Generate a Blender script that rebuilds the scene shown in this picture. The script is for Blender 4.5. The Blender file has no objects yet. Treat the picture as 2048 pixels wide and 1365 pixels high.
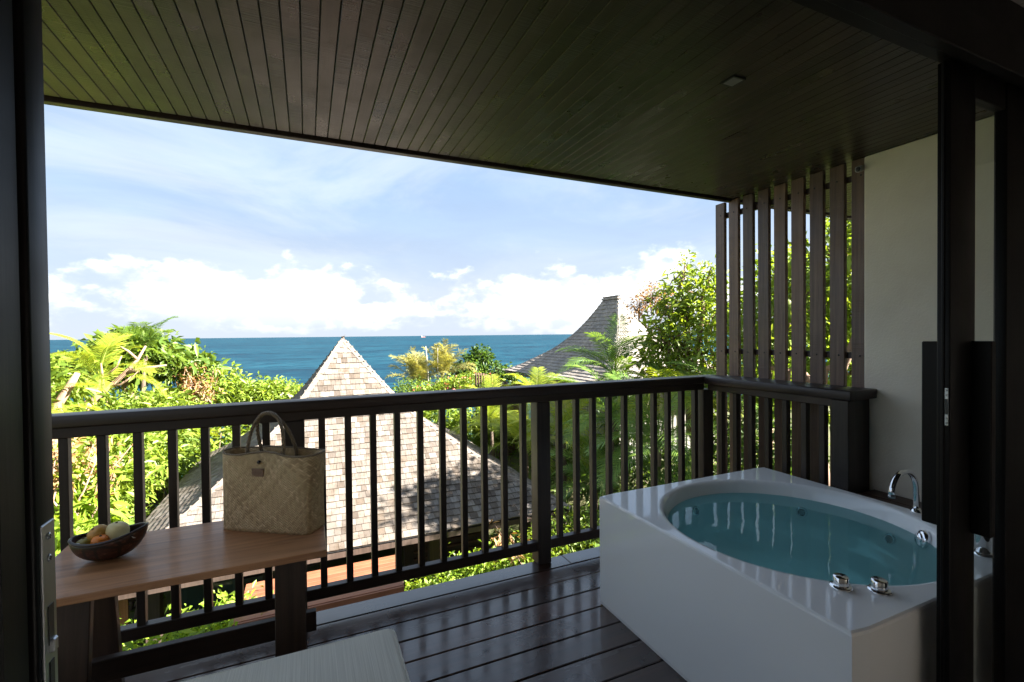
import bpy, bmesh, math, random
import numpy as np
from mathutils import Vector, Matrix
R = math.radians
scene = bpy.context.scene
COL = scene.collection
random.seed(7); RNG = np.random.default_rng(7)

# ------------------------------------------------------------------ camera
cam_d = bpy.data.cameras.new('camera'); cam = bpy.data.objects.new('camera', cam_d); COL.objects.link(cam)
cam_d.sensor_width = 36.0; cam_d.lens = 930.0 / 2048 * 36.0
cam_d.clip_start = 0.02; cam_d.clip_end = 80000
def cam_matrix(yaw, pitch, roll, loc):
    y, p, r = R(yaw), R(pitch), R(roll)
    f = Vector((math.sin(y)*math.cos(p), math.cos(y)*math.cos(p), -math.sin(p)))
    rt = Vector((math.cos(y), -math.sin(y), 0)); up = rt.cross(f)
    rt2 = rt*math.cos(r) - up*math.sin(r); up2 = up*math.cos(r) + rt*math.sin(r)
    m = Matrix((rt2, up2, -f)).transposed().to_4x4(); m.translation = loc
    return m
cam.matrix_world = cam_matrix(23.8, 0.8, 0.6, Vector((0, 0, 1.5)))
scene.camera = cam
scene.cycles.max_bounces = 14; scene.cycles.diffuse_bounces = 8; scene.cycles.transparent_max_bounces = 16

# ------------------------------------------------------------------ sun, sky, exposure
SUN = Vector((0.70, -0.45, 0.55)).normalized()          # towards the sun
SUN_EL = math.asin(SUN.z); SUN_AZ = math.atan2(SUN.x, SUN.y)
sun_d = bpy.data.lights.new('sun', 'SUN'); sun_d.energy = 2.0; sun_d.angle = R(0.53); sun_d.color = (1.0, 0.95, 0.86)
sun = bpy.data.objects.new('sun', sun_d); COL.objects.link(sun)
sun.rotation_euler = SUN.to_track_quat('Z', 'Y').to_euler(); sun.location = (20, -12, 18)
scene.view_settings.view_transform = 'Standard'; scene.view_settings.look = 'None'
scene.view_settings.exposure = 4.4; scene.view_settings.gamma = 1.0

world = bpy.data.worlds.new('World'); scene.world = world; world.use_nodes = True
def build_world():
    nt = world.node_tree; N = nt.nodes; L = nt.links; N.clear()
    def n(t, **k):
        x = N.new(t)
        for a, b in k.items(): setattr(x, a, b)
        return x
    def math_(op, a, b=None, clamp=False):
        m = n('ShaderNodeMath', operation=op, use_clamp=clamp)
        for i, v in enumerate((a, b)):
            if v is None: continue
            if isinstance(v, (int, float)): m.inputs[i].default_value = v
            else: L.new(v, m.inputs[i])
        return m.outputs[0]
    def ramp(v, a, b, c=0.0, d=1.0):
        m = n('ShaderNodeMapRange', interpolation_type='SMOOTHSTEP')
        L.new(v, m.inputs[0])
        for i, q in enumerate((a, b, c, d)): m.inputs[i+1].default_value = q
        return m.outputs[0]
    sky = n('ShaderNodeTexSky', sky_type='NISHITA'); sky.sun_disc = False
    sky.sun_elevation = SUN_EL; sky.sun_rotation = SUN_AZ; sky.altitude = 20
    sky.air_density = 0.8; sky.dust_density = 1.0; sky.ozone_density = 1.2
    tc = n('ShaderNodeTexCoord'); sep = n('ShaderNodeSeparateXYZ'); L.new(tc.outputs['Generated'], sep.inputs[0])
    z = sep.outputs[2]
    def noise(vec, scale, detail, rough, dist=0.0):
        t = n('ShaderNodeTexNoise'); t.inputs['Scale'].default_value = scale; t.inputs['Detail'].default_value = detail
        t.inputs['Roughness'].default_value = rough; t.inputs['Distortion'].default_value = dist
        L.new(vec, t.inputs['Vector']); return t.outputs['Fac']
    def mapped(loc, scl):
        m = n('ShaderNodeMapping'); m.inputs['Location'].default_value = loc; m.inputs['Scale'].default_value = scl
        L.new(tc.outputs['Generated'], m.inputs['Vector']); return m.outputs[0]
    # cumulus bank all round the horizon: heaped tops, flat hazy bases
    def cum(dz):
        v = mapped((2.3, 0.7, dz), (1, 1, 1.7))
        big = noise(v, 4.2, 1.0, 0.5); mid = noise(v, 13.0, 2.0, 0.5, 0.2); fine = noise(v, 34.0, 7.0, 0.6, 0.2)
        return math_('ADD', math_('ADD', math_('MULTIPLY', big, 0.52), math_('MULTIPLY', mid, 0.34)), math_('MULTIPLY', fine, 0.17))
    d0, d1 = cum(0.0), cum(0.03)
    zz = ramp(z, 0.0, 0.25); zz.node.interpolation_type = 'LINEAR'
    thr = n('ShaderNodeFloatCurve'); L.new(zz, thr.inputs['Value'])
    c = thr.mapping.curves[0]; c.points[0].location = (0, 0.62); c.points[1].location = (1, 0.95)
    for p in ((0.07, 0.48), (0.15, 0.41), (0.38, 0.445), (0.58, 0.56), (0.8, 0.70)): c.points.new(*p)
    thr.mapping.update()
    dens = math_('SUBTRACT', d0, thr.outputs[0])
    mask = math_('MULTIPLY', ramp(dens, -0.02, 0.105), ramp(z, 0.008, 0.06, 0.25, 1.0))
    lit = math_('POWER', ramp(math_('SUBTRACT', d0, d1), -0.05, 0.055), 1.2)      # brighter on top, greyer underneath
    # thin high veil
    veil = ramp(noise(mapped((0.4, 3.1, 0), (1, 1, 4.0)), 2.2, 7.0, 0.6, 0.6), 0.34, 0.72, 0.96, 1.0)
    haze = ramp(z, 0.34, -0.02, 0.0, 1.0)
    def mix(f, a, b):
        m = n('ShaderNodeMix', data_type='RGBA')
        for s, v in ((m.inputs[0], f), (m.inputs[6], a), (m.inputs[7], b)):
            if isinstance(v, tuple): s.default_value = v
            elif isinstance(v, float): s.default_value = v
            else: L.new(v, s)
        return m.outputs[2]
    S = 0.05
    g = lambda r, gg, b: (r/S, gg/S, b/S, 1)
    wisps = ramp(noise(mapped((5.1, 1.7, 0.3), (1, 1, 3.2)), 1.9, 8.0, 0.58, 0.8), 0.36, 0.66)
    veil_col = mix(wisps, g(0.0225, 0.0315, 0.0455), g(0.0360, 0.0420, 0.0480))
    col = mix(veil, sky.outputs[0], veil_col)
    col = mix(math_('MULTIPLY', haze, 0.9), col, g(0.0375, 0.0415, 0.0475))
    cl = mix(lit, g(0.0510, 0.0540, 0.0580), g(0.095, 0.094, 0.092))
    col = mix(math_('MULTIPLY', mask, 0.95), col, cl)
    bg = n('ShaderNodeBackground'); bg.inputs[1].default_value = S; L.new(col, bg.inputs[0])
    out = n('ShaderNodeOutputWorld'); L.new(bg.outputs[0], out.inputs[0])
build_world()

# ------------------------------------------------------------------ helpers
def tag(o, label=None, cat=None, group=None, kind=None):
    if label: o['label'] = label
    if cat: o['category'] = cat
    if group: o['group'] = group
    if kind: o['kind'] = kind
    return o
def empty(name, loc=(0, 0, 0), label=None, cat=None, group=None, rz=0.0):
    o = bpy.data.objects.new(name, None); o.empty_display_size = 0.1; COL.objects.link(o)
    o.location = loc; o.rotation_euler = (0, 0, rz)
    return tag(o, label, cat, group)
def link(name, me, parent=None, loc=None, rot=None, scl=None, mat=None):
    o = bpy.data.objects.new(name, me); COL.objects.link(o)
    if parent is not None: o.parent = parent
    if loc is not None: o.location = loc
    if rot is not None: o.rotation_euler = rot
    if scl is not None: o.scale = scl
    if mat is not None and not me.materials: me.materials.append(mat)
    return o
def copy_tree(o, parent=None):
    c = o.copy(); COL.objects.link(c); c.parent = parent
    for ch in list(o.children): copy_tree(ch, c)
    return c
class MB:
    def __init__(s): s.v = []; s.f = []
    def add(s, vs, fs):
        k = len(s.v); s.v += [tuple(p) for p in vs]; s.f += [tuple(i + k for i in f) for f in fs]; return s
    def box(s, x0, x1, y0, y1, z0, z1, M=None):
        vs = [Vector((x, y, z)) for x in (x0, x1) for y in (y0, y1) for z in (z0, z1)]
        if M is not None: vs = [M @ p for p in vs]
        return s.add(vs, [(0, 1, 3, 2), (4, 6, 7, 5), (0, 4, 5, 1), (2, 3, 7, 6), (0, 2, 6, 4), (1, 5, 7, 3)])
    def tube(s, pts, rad, n=8, cap=True):
        pts = [Vector(p) for p in pts]; m = len(pts)
        if not hasattr(rad, '__len__'): rad = [rad]*m
        ring = []; prev = None
        for i, p in enumerate(pts):
            t = (pts[min(i+1, m-1)] - pts[max(i-1, 0)]).normalized()
            if prev is None: a = t.orthogonal().normalized()
            else: a = (prev - t*prev.dot(t)); a = a.normalized() if a.length > 1e-6 else t.orthogonal().normalized()
            prev = a; b = t.cross(a)
            ring.append([p + (a*math.cos(2*math.pi*k/n) + b*math.sin(2*math.pi*k/n))*rad[i] for k in range(n)])
        vs = [q for r in ring for q in r]; fs = []
        for i in range(m-1):
            for k in range(n):
                fs.append((i*n+k, i*n+(k+1) % n, (i+1)*n+(k+1) % n, (i+1)*n+k))
        if cap: fs += [tuple(range(n-1, -1, -1)), tuple((m-1)*n+k for k in range(n))]
        return s.add(vs, fs)
    def lathe(s, prof, n=32, c=(0, 0, 0), M=None):
        c = Vector(c); vs = []; fs = []
        for r, z in prof:
            for k in range(n):
                p = Vector((r*math.cos(2*math.pi*k/n), r*math.sin(2*math.pi*k/n), z))
                vs.append((M @ p if M is not None else p) + c)
        for i in range(len(prof)-1):
            for k in range(n): fs.append((i*n+k, i*n+(k+1) % n, (i+1)*n+(k+1) % n, (i+1)*n+k))
        if prof[0][0] > 1e-5: fs.append(tuple(range(n-1, -1, -1)))
        if prof[-1][0] > 1e-5: fs.append(tuple((len(prof)-1)*n+k for k in range(n)))
        return s.add(vs, fs)
    def mesh(s, name, mat=None, smooth=False):
        me = bpy.data.meshes.new(name); me.from_pydata(s.v, [], s.f); me.update()
        bm = bmesh.new(); bm.from_mesh(me); bmesh.ops.remove_doubles(bm, verts=bm.verts, dist=1e-6)
        bmesh.ops.recalc_face_normals(bm, faces=bm.faces); bm.to_mesh(me); bm.free()
        if mat: me.materials.append(mat)
        if smooth: me.polygons.foreach_set('use_smooth', [True]*len(me.polygons))
        return me
    def build(s, name, mat=None, parent=None, smooth=False, loc=None, rot=None):
        return link(name, s.mesh(name, mat, smooth), parent, loc, rot)
def cbox(name, sx, sy, sz, mat, c=0.004, seg=1):
    """a board: centred box with eased edges"""
    bm = bmesh.new(); bmesh.ops.create_cube(bm, size=1.0)
    bmesh.ops.scale(bm, vec=(sx, sy, sz), verts=bm.verts)
    if c > 0: bmesh.ops.bevel(bm, geom=list(bm.edges), offset=c, segments=seg, profile=0.5, affect='EDGES')
    me = bpy.data.meshes.new(name); bm.to_mesh(me); bm.free(); me.materials.append(mat)
    if seg > 1: me.polygons.foreach_set('use_smooth', [True]*len(me.polygons))
    return me
def board(name, x0, x1, y0, y1, z0, z1, mat, parent=None, c=0.004, seg=1):
    return link(name, cbox(name, x1-x0, y1-y0, z1-z0, mat, c, seg), parent, ((x0+x1)/2, (y0+y1)/2, (z0+z1)/2))

# ------------------------------------------------------------------ materials
class Mat:
    def __init__(s, name):
        s.m = bpy.data.materials.new(name); s.m.use_nodes = True; s.nt = s.m.node_tree
        s.p = s.nt.nodes['Principled BSDF']; s.o = s.nt.nodes['Material Output']
    def n(s, t, **k):
        x = s.nt.nodes.new(t)
        for a, b in k.items(): setattr(x, a, b)
        return x
    def l(s, a, b): s.nt.links.new(a, b)
    def set(s, **k):
        for a, b in k.items():
            i = s.p.inputs[a.replace('_', ' ')]
            i.default_value = b if not (isinstance(b, tuple) and len(b) == 3) else (*b, 1)
        return s
    def coords(s, kind='Object', scale=(1, 1, 1), rand=True):
        tc = s.n('ShaderNodeTexCoord'); mp = s.n('ShaderNodeMapping'); mp.inputs['Scale'].default_value = scale
        v = tc.outputs[kind]
        if rand:
            oi = s.n('ShaderNodeObjectInfo'); mu = s.n('ShaderNodeMath', operation='MULTIPLY'); mu.inputs[1].default_value = 37.0
            s.l(oi.outputs['Random'], mu.inputs[0])
            ad = s.n('ShaderNodeVectorMath', operation='ADD'); s.l(v, ad.inputs[0]); s.l(mu.outputs[0], ad.inputs[1]); v = ad.outputs[0]
        s.l(v, mp.inputs['Vector']); return mp.outputs[0]
    def noise(s, vec, scale=5, detail=6, rough=0.6, dist=0.0):
        t = s.n('ShaderNodeTexNoise'); t.inputs['Scale'].default_value = scale; t.inputs['Detail'].default_value = detail
        t.inputs['Roughness'].default_value = rough; t.inputs['Distortion'].default_value = dist
        s.l(vec, t.inputs['Vector']); return t.outputs['Fac']
    def ramp(s, fac, *stops):
        r = s.n('ShaderNodeValToRGB'); e = r.color_ramp.elements
        e[0].position, e[0].color = stops[0][0], (*stops[0][1], 1)
        e[1].position, e[1].color = stops[-1][0], (*stops[-1][1], 1)
        for p, c in stops[1:-1]:
            k = e.new(p); k.color = (*c, 1)
        s.l(fac, r.inputs[0]); return r.outputs[0]
    def rng(s, fac, a, b, c, d):
        m = s.n('ShaderNodeMapRange'); s.l(fac, m.inputs[0])
        for i, q in enumerate((a, b, c, d)): m.inputs[i+1].default_value = q
        return m.outputs[0]
    def mth(s, op, a, b):
        m = s.n('ShaderNodeMath', operation=op)
        for i, v in enumerate((a, b)):
            if isinstance(v, (int, float)): m.inputs[i].default_value = v
            else: s.l(v, m.inputs[i])
        return m.outputs[0]
    def mix(s, f, a, b, blend='MIX'):
        m = s.n('ShaderNodeMix', data_type='RGBA', blend_type=blend)
        for k, v in ((0, f), (6, a), (7, b)):
            if isinstance(v, (int, float)): m.inputs[k].default_value = v
            elif isinstance(v, tuple): m.inputs[k].default_value = (*v, 1)
            else: s.l(v, m.inputs[k])
        return m.outputs[2]
    def bump(s, h, strength=0.3, dist=0.01):
        b = s.n('ShaderNodeBump'); b.inputs['Strength'].default_value = strength; b.inputs['Distance'].default_value = dist
        s.l(h, b.inputs['Height']); s.l(b.outputs[0], s.p.inputs['Normal']); return b
    def rnd(s):
        oi = s.n('ShaderNodeObjectInfo'); g = s.n('ShaderNodeNewGeometry')
        a = s.mth('ADD', oi.outputs['Random'], g.outputs['Random Per Island']); return s.mth('FRACT', a, 0)
def wood(name, dark, light, axis, rough=(0.3, 0.5), saw=0.0, bump=0.25, spec=0.5, vary=0.35, grain=1.0, coat=0.0):
    """long-grained wood; axis = direction of the grain; saw = rough saw marks across it"""
    m = Mat(name); k = {'X': (0.9, 26, 26), 'Y': (26, 0.9, 26), 'Z': (26, 26, 0.9)}[axis]
    v = m.coords(scale=tuple(q*grain for q in k)); g = m.noise(v, 1.6, 8, 0.65, 0.4)
    v2 = m.coords(scale=(1, 1, 1)); blot = m.noise(v2, 3.0, 4, 0.6)
    f = m.mth('ADD', m.mth('MULTIPLY', g, 0.65), m.mth('MULTIPLY', blot, 0.35))
    c = m.ramp(f, (0.36, dark), (0.66, light))
    br = m.rng(m.rnd(), 0, 1, 1-vary, 1+vary); c = m.mix(1.0, c, br, 'MULTIPLY')
    m.l(c, m.p.inputs['Base Color'])
    h = m.mth('MULTIPLY', g, 0.6)
    if saw:
        ks = {'X': (160, 2, 2), 'Y': (2, 160, 2), 'Z': (2, 2, 160)}[axis]
        s_ = m.noise(m.coords(scale=ks), 1.0, 3, 0.6); msk = m.rng(m.noise(m.coords(scale=(5, 5, 5)), 1.0, 2, 0.5), 0.42, 0.62, 0.1, 1)
        h = m.mth('ADD', h, m.mth('MULTIPLY', m.mth('MULTIPLY', s_, msk), saw))
    m.bump(h, bump, 0.004)
    m.l(m.rng(blot, 0.3, 0.7, rough[0], rough[1]), m.p.inputs['Roughness'])
    m.set(Specular_IOR_Level=spec)
    if coat:
        m.set(Coat_Weight=coat); m.l(m.rng(m.noise(m.coords(scale=(1.2, 5, 1)), 2.2, 7, 0.7), 0.35, 0.7, 0.07, 0.34), m.p.inputs['Coat Roughness'])
    return m.m
def plain(name, col, rough=0.5, metal=0.0, spec=0.5, var=0.0, bump=0.0, bscale=60):
    m = Mat(name); m.set(Roughness=rough, Metallic=metal, Specular_IOR_Level=spec, Base_Color=col)
    if var or bump:
        v = m.coords(); t = m.noise(v, bscale, 5, 0.6)
        if var:
            lo = tuple(c*(1-var) for c in col); hi = tuple(min(1, c*(1+var)) for c in col)
            m.l(m.ramp(m.noise(v, 4, 5, 0.6), (0.35, lo), (0.65, hi)), m.p.inputs['Base Color'])
        if bump: m.bump(t, bump, 0.004)
    return m.m
def leafmat(name, cols, trans=0.45, rough=0.45):
    m = Mat(name); N = m.n
    c = m.ramp(m.rnd(), *[(i/(len(cols)-1), q) for i, q in enumerate(cols)])
    v = m.coords(rand=False); c = m.mix(0.35, c, m.ramp(m.noise(v, 1.1, 3, 0.5), (0.35, tuple(q*0.6 for q in cols[0])), (0.65, cols[-1])))
    m.l(c, m.p.inputs['Base Color']); m.set(Roughness=rough, Specular_IOR_Level=0.4)
    tr = N('ShaderNodeBsdfTranslucent'); tc = m.mix(1.0, c, (1.25, 1.15, 0.45), 'MULTIPLY'); m.l(tc, tr.inputs[0])
    mx = N('ShaderNodeMixShader'); mx.inputs[0].default_value = trans
    m.l(m.p.outputs[0], mx.inputs[1]); m.l(tr.outputs[0], mx.inputs[2]); m.l(mx.outputs[0], m.o.inputs[0])
    return m.m

DK, LT = (0.018, 0.0095, 0.0065), (0.046, 0.027, 0.019)
M_ceil = wood('ceiling_stain', (0.013, 0.0088, 0.0070), (0.034, 0.0235, 0.0185), 'Y', (0.24, 0.40), saw=1.3, bump=0.35, spec=0.36)
M_deck = wood('deck_stain', (0.034, 0.013, 0.0085), (0.085, 0.035, 0.022), 'X', (0.22, 0.40), saw=0.0, bump=0.14, coat=1.0, spec=0.6)
M_railX = wood('rail_stain_x', DK, LT, 'X', (0.35, 0.5), bump=0.25)
M_railY = wood('rail_stain_y', DK, LT, 'Y', (0.30, 0.5), bump=0.25)
M_railZ = wood('rail_stain_z', DK, (0.052, 0.036, 0.028), 'Z', (0.38, 0.55), saw=0.5, bump=0.35)
M_slat = wood('slat_stain', (0.072, 0.040, 0.025), (0.185, 0.112, 0.072), 'Z', (0.34, 0.50), saw=1.6, bump=0.5)
M_door = wood('door_stain', (0.0025, 0.002, 0.0018), (0.007, 0.005, 0.0042), 'Z', (0.35, 0.5), bump=0.15, vary=0.1, spec=0.16)
M_doorX = wood('door_stain_x', (0.0025, 0.002, 0.0018), (0.007, 0.005, 0.0042), 'X', (0.35, 0.5), bump=0.15, vary=0.1, spec=0.16)
M_table = wood('table_oak', (0.30, 0.125, 0.050), (0.64, 0.31, 0.14), 'X', (0.40, 0.55), bump=0.22, spec=0.4, vary=0.1, coat=0.25)
M_tleg = wood('table_leg', (0.040, 0.022, 0.014), (0.10, 0.058, 0.038), 'Z', (0.4, 0.55), bump=0.2, vary=0.15)
M_tbeam = wood('table_beam', (0.022, 0.012, 0.008), (0.055, 0.032, 0.022), 'X', (0.4, 0.55), bump=0.2, vary=0.15)
M_ledge = wood('ledge_wood', (0.045, 0.018, 0.010), (0.13, 0.055, 0.030), 'Y', (0.3, 0.45), bump=0.2)
M_terra = wood('terrace_wood', (0.15, 0.050, 0.024), (0.25, 0.098, 0.050), 'X', (0.45, 0.6), bump=0.2, vary=0.15)
M_dark = plain('dark_backing', (0.006, 0.005, 0.005), 0.8)  # near black backing colour behind the gaps of boards and shingles
M_vwall = wood('villa_timber', (0.030, 0.020, 0.015), (0.075, 0.05, 0.038), 'Z', (0.5, 0.7), bump=0.3)
M_grayboard = wood('weathered_batten', (0.20, 0.19, 0.17), (0.36, 0.34, 0.30), 'Z', (0.6, 0.8), bump=0.3)
M_fence = wood('fence_timber', (0.085, 0.045, 0.032), (0.19, 0.10, 0.072), 'Z', (0.55, 0.75), bump=0.3)
M_orange = wood('orange_timber', (0.33, 0.13, 0.045), (0.50, 0.23, 0.09), 'Z', (0.5, 0.7), bump=0.3)
M_room = plain('room_plaster', (0.78, 0.75, 0.70), 0.8)
M_conc = plain('render_grey', (0.32, 0.30, 0.27), 0.85, var=0.15, bump=0.2)
def stucco():
    m = Mat('cream_stucco'); v = m.coords(rand=False); t = m.noise(v, 95, 4, 0.55); t2 = m.noise(v, 2.2, 4, 0.6)
    m.l(m.ramp(t2, (0.35, (0.72, 0.64, 0.52)), (0.65, (0.80, 0.725, 0.60))), m.p.inputs['Base Color']); m.set(Roughness=0.85)
    m.bump(m.rng(t, 0.35, 0.65, 0, 1), 0.28, 0.003); return m.m
M_stucco = stucco()
M_chrome = plain('chrome', (0.82, 0.83, 0.85), 0.06, 1.0)
M_steel = plain('brushed_steel', (0.42, 0.43, 0.44), 0.33, 1.0, bump=0.05, bscale=200)
M_black = plain('black_rubber', (0.012, 0.012, 0.013), 0.4)
M_tub = plain('white_acrylic', (0.92, 0.92, 0.92), 0.07, spec=0.55)
def shingle(name, cols):
    m = Mat(name); v = m.coords(scale=(30, 30, 30)); k = m.rnd()
    g = m.noise(m.coords(scale=(60, 8, 8)), 1.0, 6, 0.65, 0.2)
    c = m.ramp(k, *[(i/(len(cols)-1), q) for i, q in enumerate(cols)])
    c = m.mix(1.0, c, m.ramp(g, (0.3, (0.62, 0.60, 0.58)), (0.62, (1.12, 1.1, 1.08))), 'MULTIPLY')
    ge = m.n('ShaderNodeNewGeometry'); big = m.noise(ge.outputs['Position'], 0.9, 5, 0.65); fine = m.noise(ge.outputs['Position'], 6.0, 4, 0.6)
    c = m.mix(m.rng(big, 0.42, 0.62, 0.0, 0.55), c, m.mix(1.0, c, (0.80, 0.86, 0.95), 'MULTIPLY'))
    c = m.mix(m.rng(fine, 0.52, 0.70, 0.0, 0.75), c, m.mix(1.0, c, (0.62, 0.55, 0.47), 'MULTIPLY'))
    m.l(c, m.p.inputs['Base Color']); m.set(Roughness=0.85, Specular_IOR_Level=0.2); m.bump(g, 0.4, 0.006); return m.m
M_sh = shingle('cedar_shingle', [(0.080, 0.064, 0.052), (0.158, 0.137, 0.120), (0.122, 0.103, 0.087), (0.21, 0.188, 0.167), (0.098, 0.077, 0.060), (0.178, 0.157, 0.139)])
M_sh2 = shingle('grey_shingle', [(0.22, 0.20, 0.185), (0.31, 0.28, 0.255), (0.26, 0.235, 0.215), (0.35, 0.315, 0.28)])
M_cap = wood('hip_board', (0.11, 0.088, 0.070), (0.24, 0.20, 0.165), 'X', (0.7, 0.9), bump=0.4)
M_bark = wood('pale_bark', (0.16, 0.095, 0.06), (0.30, 0.20, 0.14), 'Z', (0.8, 0.9), bump=0.6, grain=0.4)
M_bark2 = wood('brown_bark', (0.085, 0.06, 0.042), (0.19, 0.14, 0.10), 'Z', (0.8, 0.9), bump=0.6, grain=0.4)
G_bright = leafmat('leaf_bright', [(0.116, 0.189, 0.023), (0.202, 0.294, 0.036), (0.295, 0.364, 0.046), (0.171, 0.266, 0.039)])
G_mid = leafmat('leaf_mid', [(0.070, 0.133, 0.023), (0.132, 0.210, 0.029), (0.209, 0.280, 0.039), (0.101, 0.175, 0.026)])
G_dark = leafmat('leaf_dark', [(0.039, 0.084, 0.023), (0.062, 0.126, 0.026), (0.093, 0.161, 0.033)])
G_yel = leafmat('leaf_yellow', [(0.155, 0.27, 0.026), (0.26, 0.38, 0.04), (0.33, 0.41, 0.055), (0.19, 0.31, 0.03)])
G_palm = leafmat('palm_leaf', [(0.075, 0.17, 0.035), (0.15, 0.27, 0.05), (0.22, 0.33, 0.06)], 0.38, 0.30)
G_palmy = leafmat('palm_leaf_bright', [(0.155, 0.266, 0.026), (0.295, 0.378, 0.039), (0.403, 0.434, 0.052)], 0.45, 0.35)
G_dry = leafmat('dry_leaf', [(0.310, 0.154, 0.065), (0.465, 0.266, 0.117), (0.372, 0.210, 0.091)], 0.3, 0.7)
G_straw = leafmat('plume_grass', [(0.264, 0.252, 0.078), (0.403, 0.350, 0.130), (0.186, 0.224, 0.058)], 0.4, 0.6)
G_flower = leafmat('pink_petal', [(0.62, 0.12, 0.10), (0.70, 0.25, 0.18), (0.75, 0.35, 0.30)], 0.3, 0.6)
G_white = leafmat('white_petal', [(0.70, 0.66, 0.58), (0.80, 0.78, 0.72)], 0.3, 0.6)

# ------------------------------------------------------------------ ground, sea
def smooth(a, b, x):
    t = np.clip((x-a)/(b-a), 0, 1); return t*t*(3-2*t)
def ground_z(x, y):
    x = np.asarray(x, float); y = np.asarray(y, float)
    z = -4.3 + 1.9*smooth(3.5, 10, x) - 0.5*smooth(-4, -12, x)
    z = z - np.maximum(0, y-17)*0.30 - np.maximum(0, y-30)*0.25
    return np.maximum(z + 0.12*np.sin(x*1.3+y*0.7)*np.sin(y*0.9), -38)
def make_ground():
    xs = np.concatenate([np.linspace(-90, -14, 20), np.linspace(-13, 22, 71), np.linspace(24, 100, 20)])
    ys = np.concatenate([np.linspace(-40, -2, 12), np.linspace(-1, 30, 63), np.linspace(32, 120, 40)])
    X, Y = np.meshgrid(xs, ys); Z = ground_z(X, Y)
    vs = np.stack([X, Y, Z], -1).reshape(-1, 3).tolist(); nx = len(xs)
    fs = [(j*nx+i, j*nx+i+1, (j+1)*nx+i+1, (j+1)*nx+i) for j in range(len(ys)-1) for i in range(nx-1)]
    m = Mat('soil_and_litter'); v = m.coords(rand=False); t = m.noise(v, 1.5, 8, 0.7)
    m.l(m.ramp(t, (0.3, (0.05, 0.06, 0.02)), (0.5, (0.075, 0.085, 0.025)), (0.7, (0.12, 0.085, 0.05))), m.p.inputs['Base Color']); m.set(Roughness=0.95)
    m.bump(m.noise(v, 12, 6, 0.7), 0.6, 0.05)
    b = MB(); b.v = vs; b.f = fs; tag(b.build('ground', m.m, smooth=True), kind='structure')
make_ground()
def make_sea():
    m = Mat('sea_water'); v = m.coords(rand=False, scale=(0.35, 1.0, 1.0))
    a = m.noise(v, 0.09, 6, 0.62); b_ = m.noise(v, 0.010, 4, 0.6); c_ = m.noise(m.coords(rand=False, scale=(0.12, 1, 1)), 0.0035, 3, 0.5)
    f = m.mth('ADD', m.mth('MULTIPLY', a, 0.6), m.mth('MULTIPLY', b_, 0.4))
    c = m.ramp(f, (0.42, (0.0003, 0.010, 0.022)), (0.50, (0.0012, 0.026, 0.046)), (0.58, (0.008, 0.054, 0.080)))
    c = m.mix(m.rng(c_, 0.35, 0.65, 0.0, 0.5), c, (0.0015, 0.029, 0.052))
    m.l(c, m.p.inputs['Base Color']); m.set(Roughness=0.5, Specular_IOR_Level=0.06); m.bump(a, 1.0, 1.5)
    b = MB(); b.add([(-45000, 45, -36), (45000, 45, -36), (45000, 42000, -36), (-45000, 42000, -36)], [(0, 1, 2, 3)])
    tag(b.build('sea', m.m), kind='structure')
make_sea()

# ------------------------------------------------------------------ our building: deck, ceiling, walls, roof
DECK_X0, DECK_X1 = -1.60, 3.0
deck = empty('deck_floor'); tag(deck, kind='structure')
board('joist_bed', DECK_X0, 6.0, 0.82, 2.70, -0.22, -0.034, M_dark, deck, 0)
ys = [2.745, 2.606] + [2.606-0.1575*k for k in range(1, 12)]
rr = random.Random(3)
for k in range(len(ys)-1):
    w = ys[k]-ys[k+1]-0.007
    cuts = [DECK_X0, 3.0] if k in (2, 3, 5) else [DECK_X0, rr.choice((-0.6, 0.35, 1.05, 1.75)) + rr.uniform(-.15, .15), 3.0]
    if k == 0: cuts = [DECK_X0, 1.56, 3.0]
    for a, b_ in zip(cuts, cuts[1:]):
        board('deck_board', a+0.0012, b_-0.0012, ys[k+1]+0.0035, ys[k]-0.0035, -0.034, rr.uniform(-0.001, 0.0006), M_deck, deck, 0.0035)
fas = board('edge_beam', DECK_X0, 6.0, 2.705, 2.735, -0.26, -0.037, M_railX, deck, 0.003)
tag(board('building_base', -1.55, 9, -6, 2.45, -5.5, -0.24, M_conc, None, 0), kind='structure')

CZ = 2.53
ceil = empty('ceiling'); tag(ceil, kind='structure')
board('ceiling_backing', -1.54, 9.0, 0.80, 2.60, CZ+0.012, CZ+0.03, M_dark, ceil, 0)
pw = 0.0587; me_pl = cbox('ceiling_plank', pw-0.0022, 1.797, 0.012, M_ceil, 0.0022)
i = 0; x = -1.53
while x < 5.6:
    link('ceiling_plank', me_pl, ceil, (x+pw/2, 0.803+0.8985, CZ+0.006+random.uniform(0, 0.0008))); x += pw
board('ceiling_panel', x+0.005, 9.0, 0.803, 2.60, CZ+0.001, CZ+0.0115, M_ceil, ceil, 0)
board('eave_trim', -1.58, 9.0, 2.628, 2.672, CZ-0.012, CZ+0.06, M_railX, ceil, 0.003)
board('eave_fascia', -1.58, 9.0, 2.674, 2.70, CZ+0.004, CZ+0.20, M_railX, ceil, 0.003)
b = MB(); prof = [(2.70, CZ+0.2), (2.62, CZ+0.06), (0.70, CZ+0.035), (-6, CZ+0.035), (-6.4, CZ+0.2), (-2.0, CZ+2.6)]
n_ = len(prof); b.add([(-1.60, y, z) for y, z in prof] + [(4.4, y, z) for y, z in prof],
    [tuple(range(n_)), tuple(range(2*n_-1, n_-1, -1))] + [(k, (k+1) % n_, n_+(k+1) % n_, n_+k) for k in range(n_)])
tag(b.build('building_roof', M_sh2), kind='structure')
tag(board('neighbour_roof', 4.41, 9.2, 0.70, 2.70, CZ+0.035, CZ+0.30, M_sh2, None, 0), kind='structure')

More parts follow.
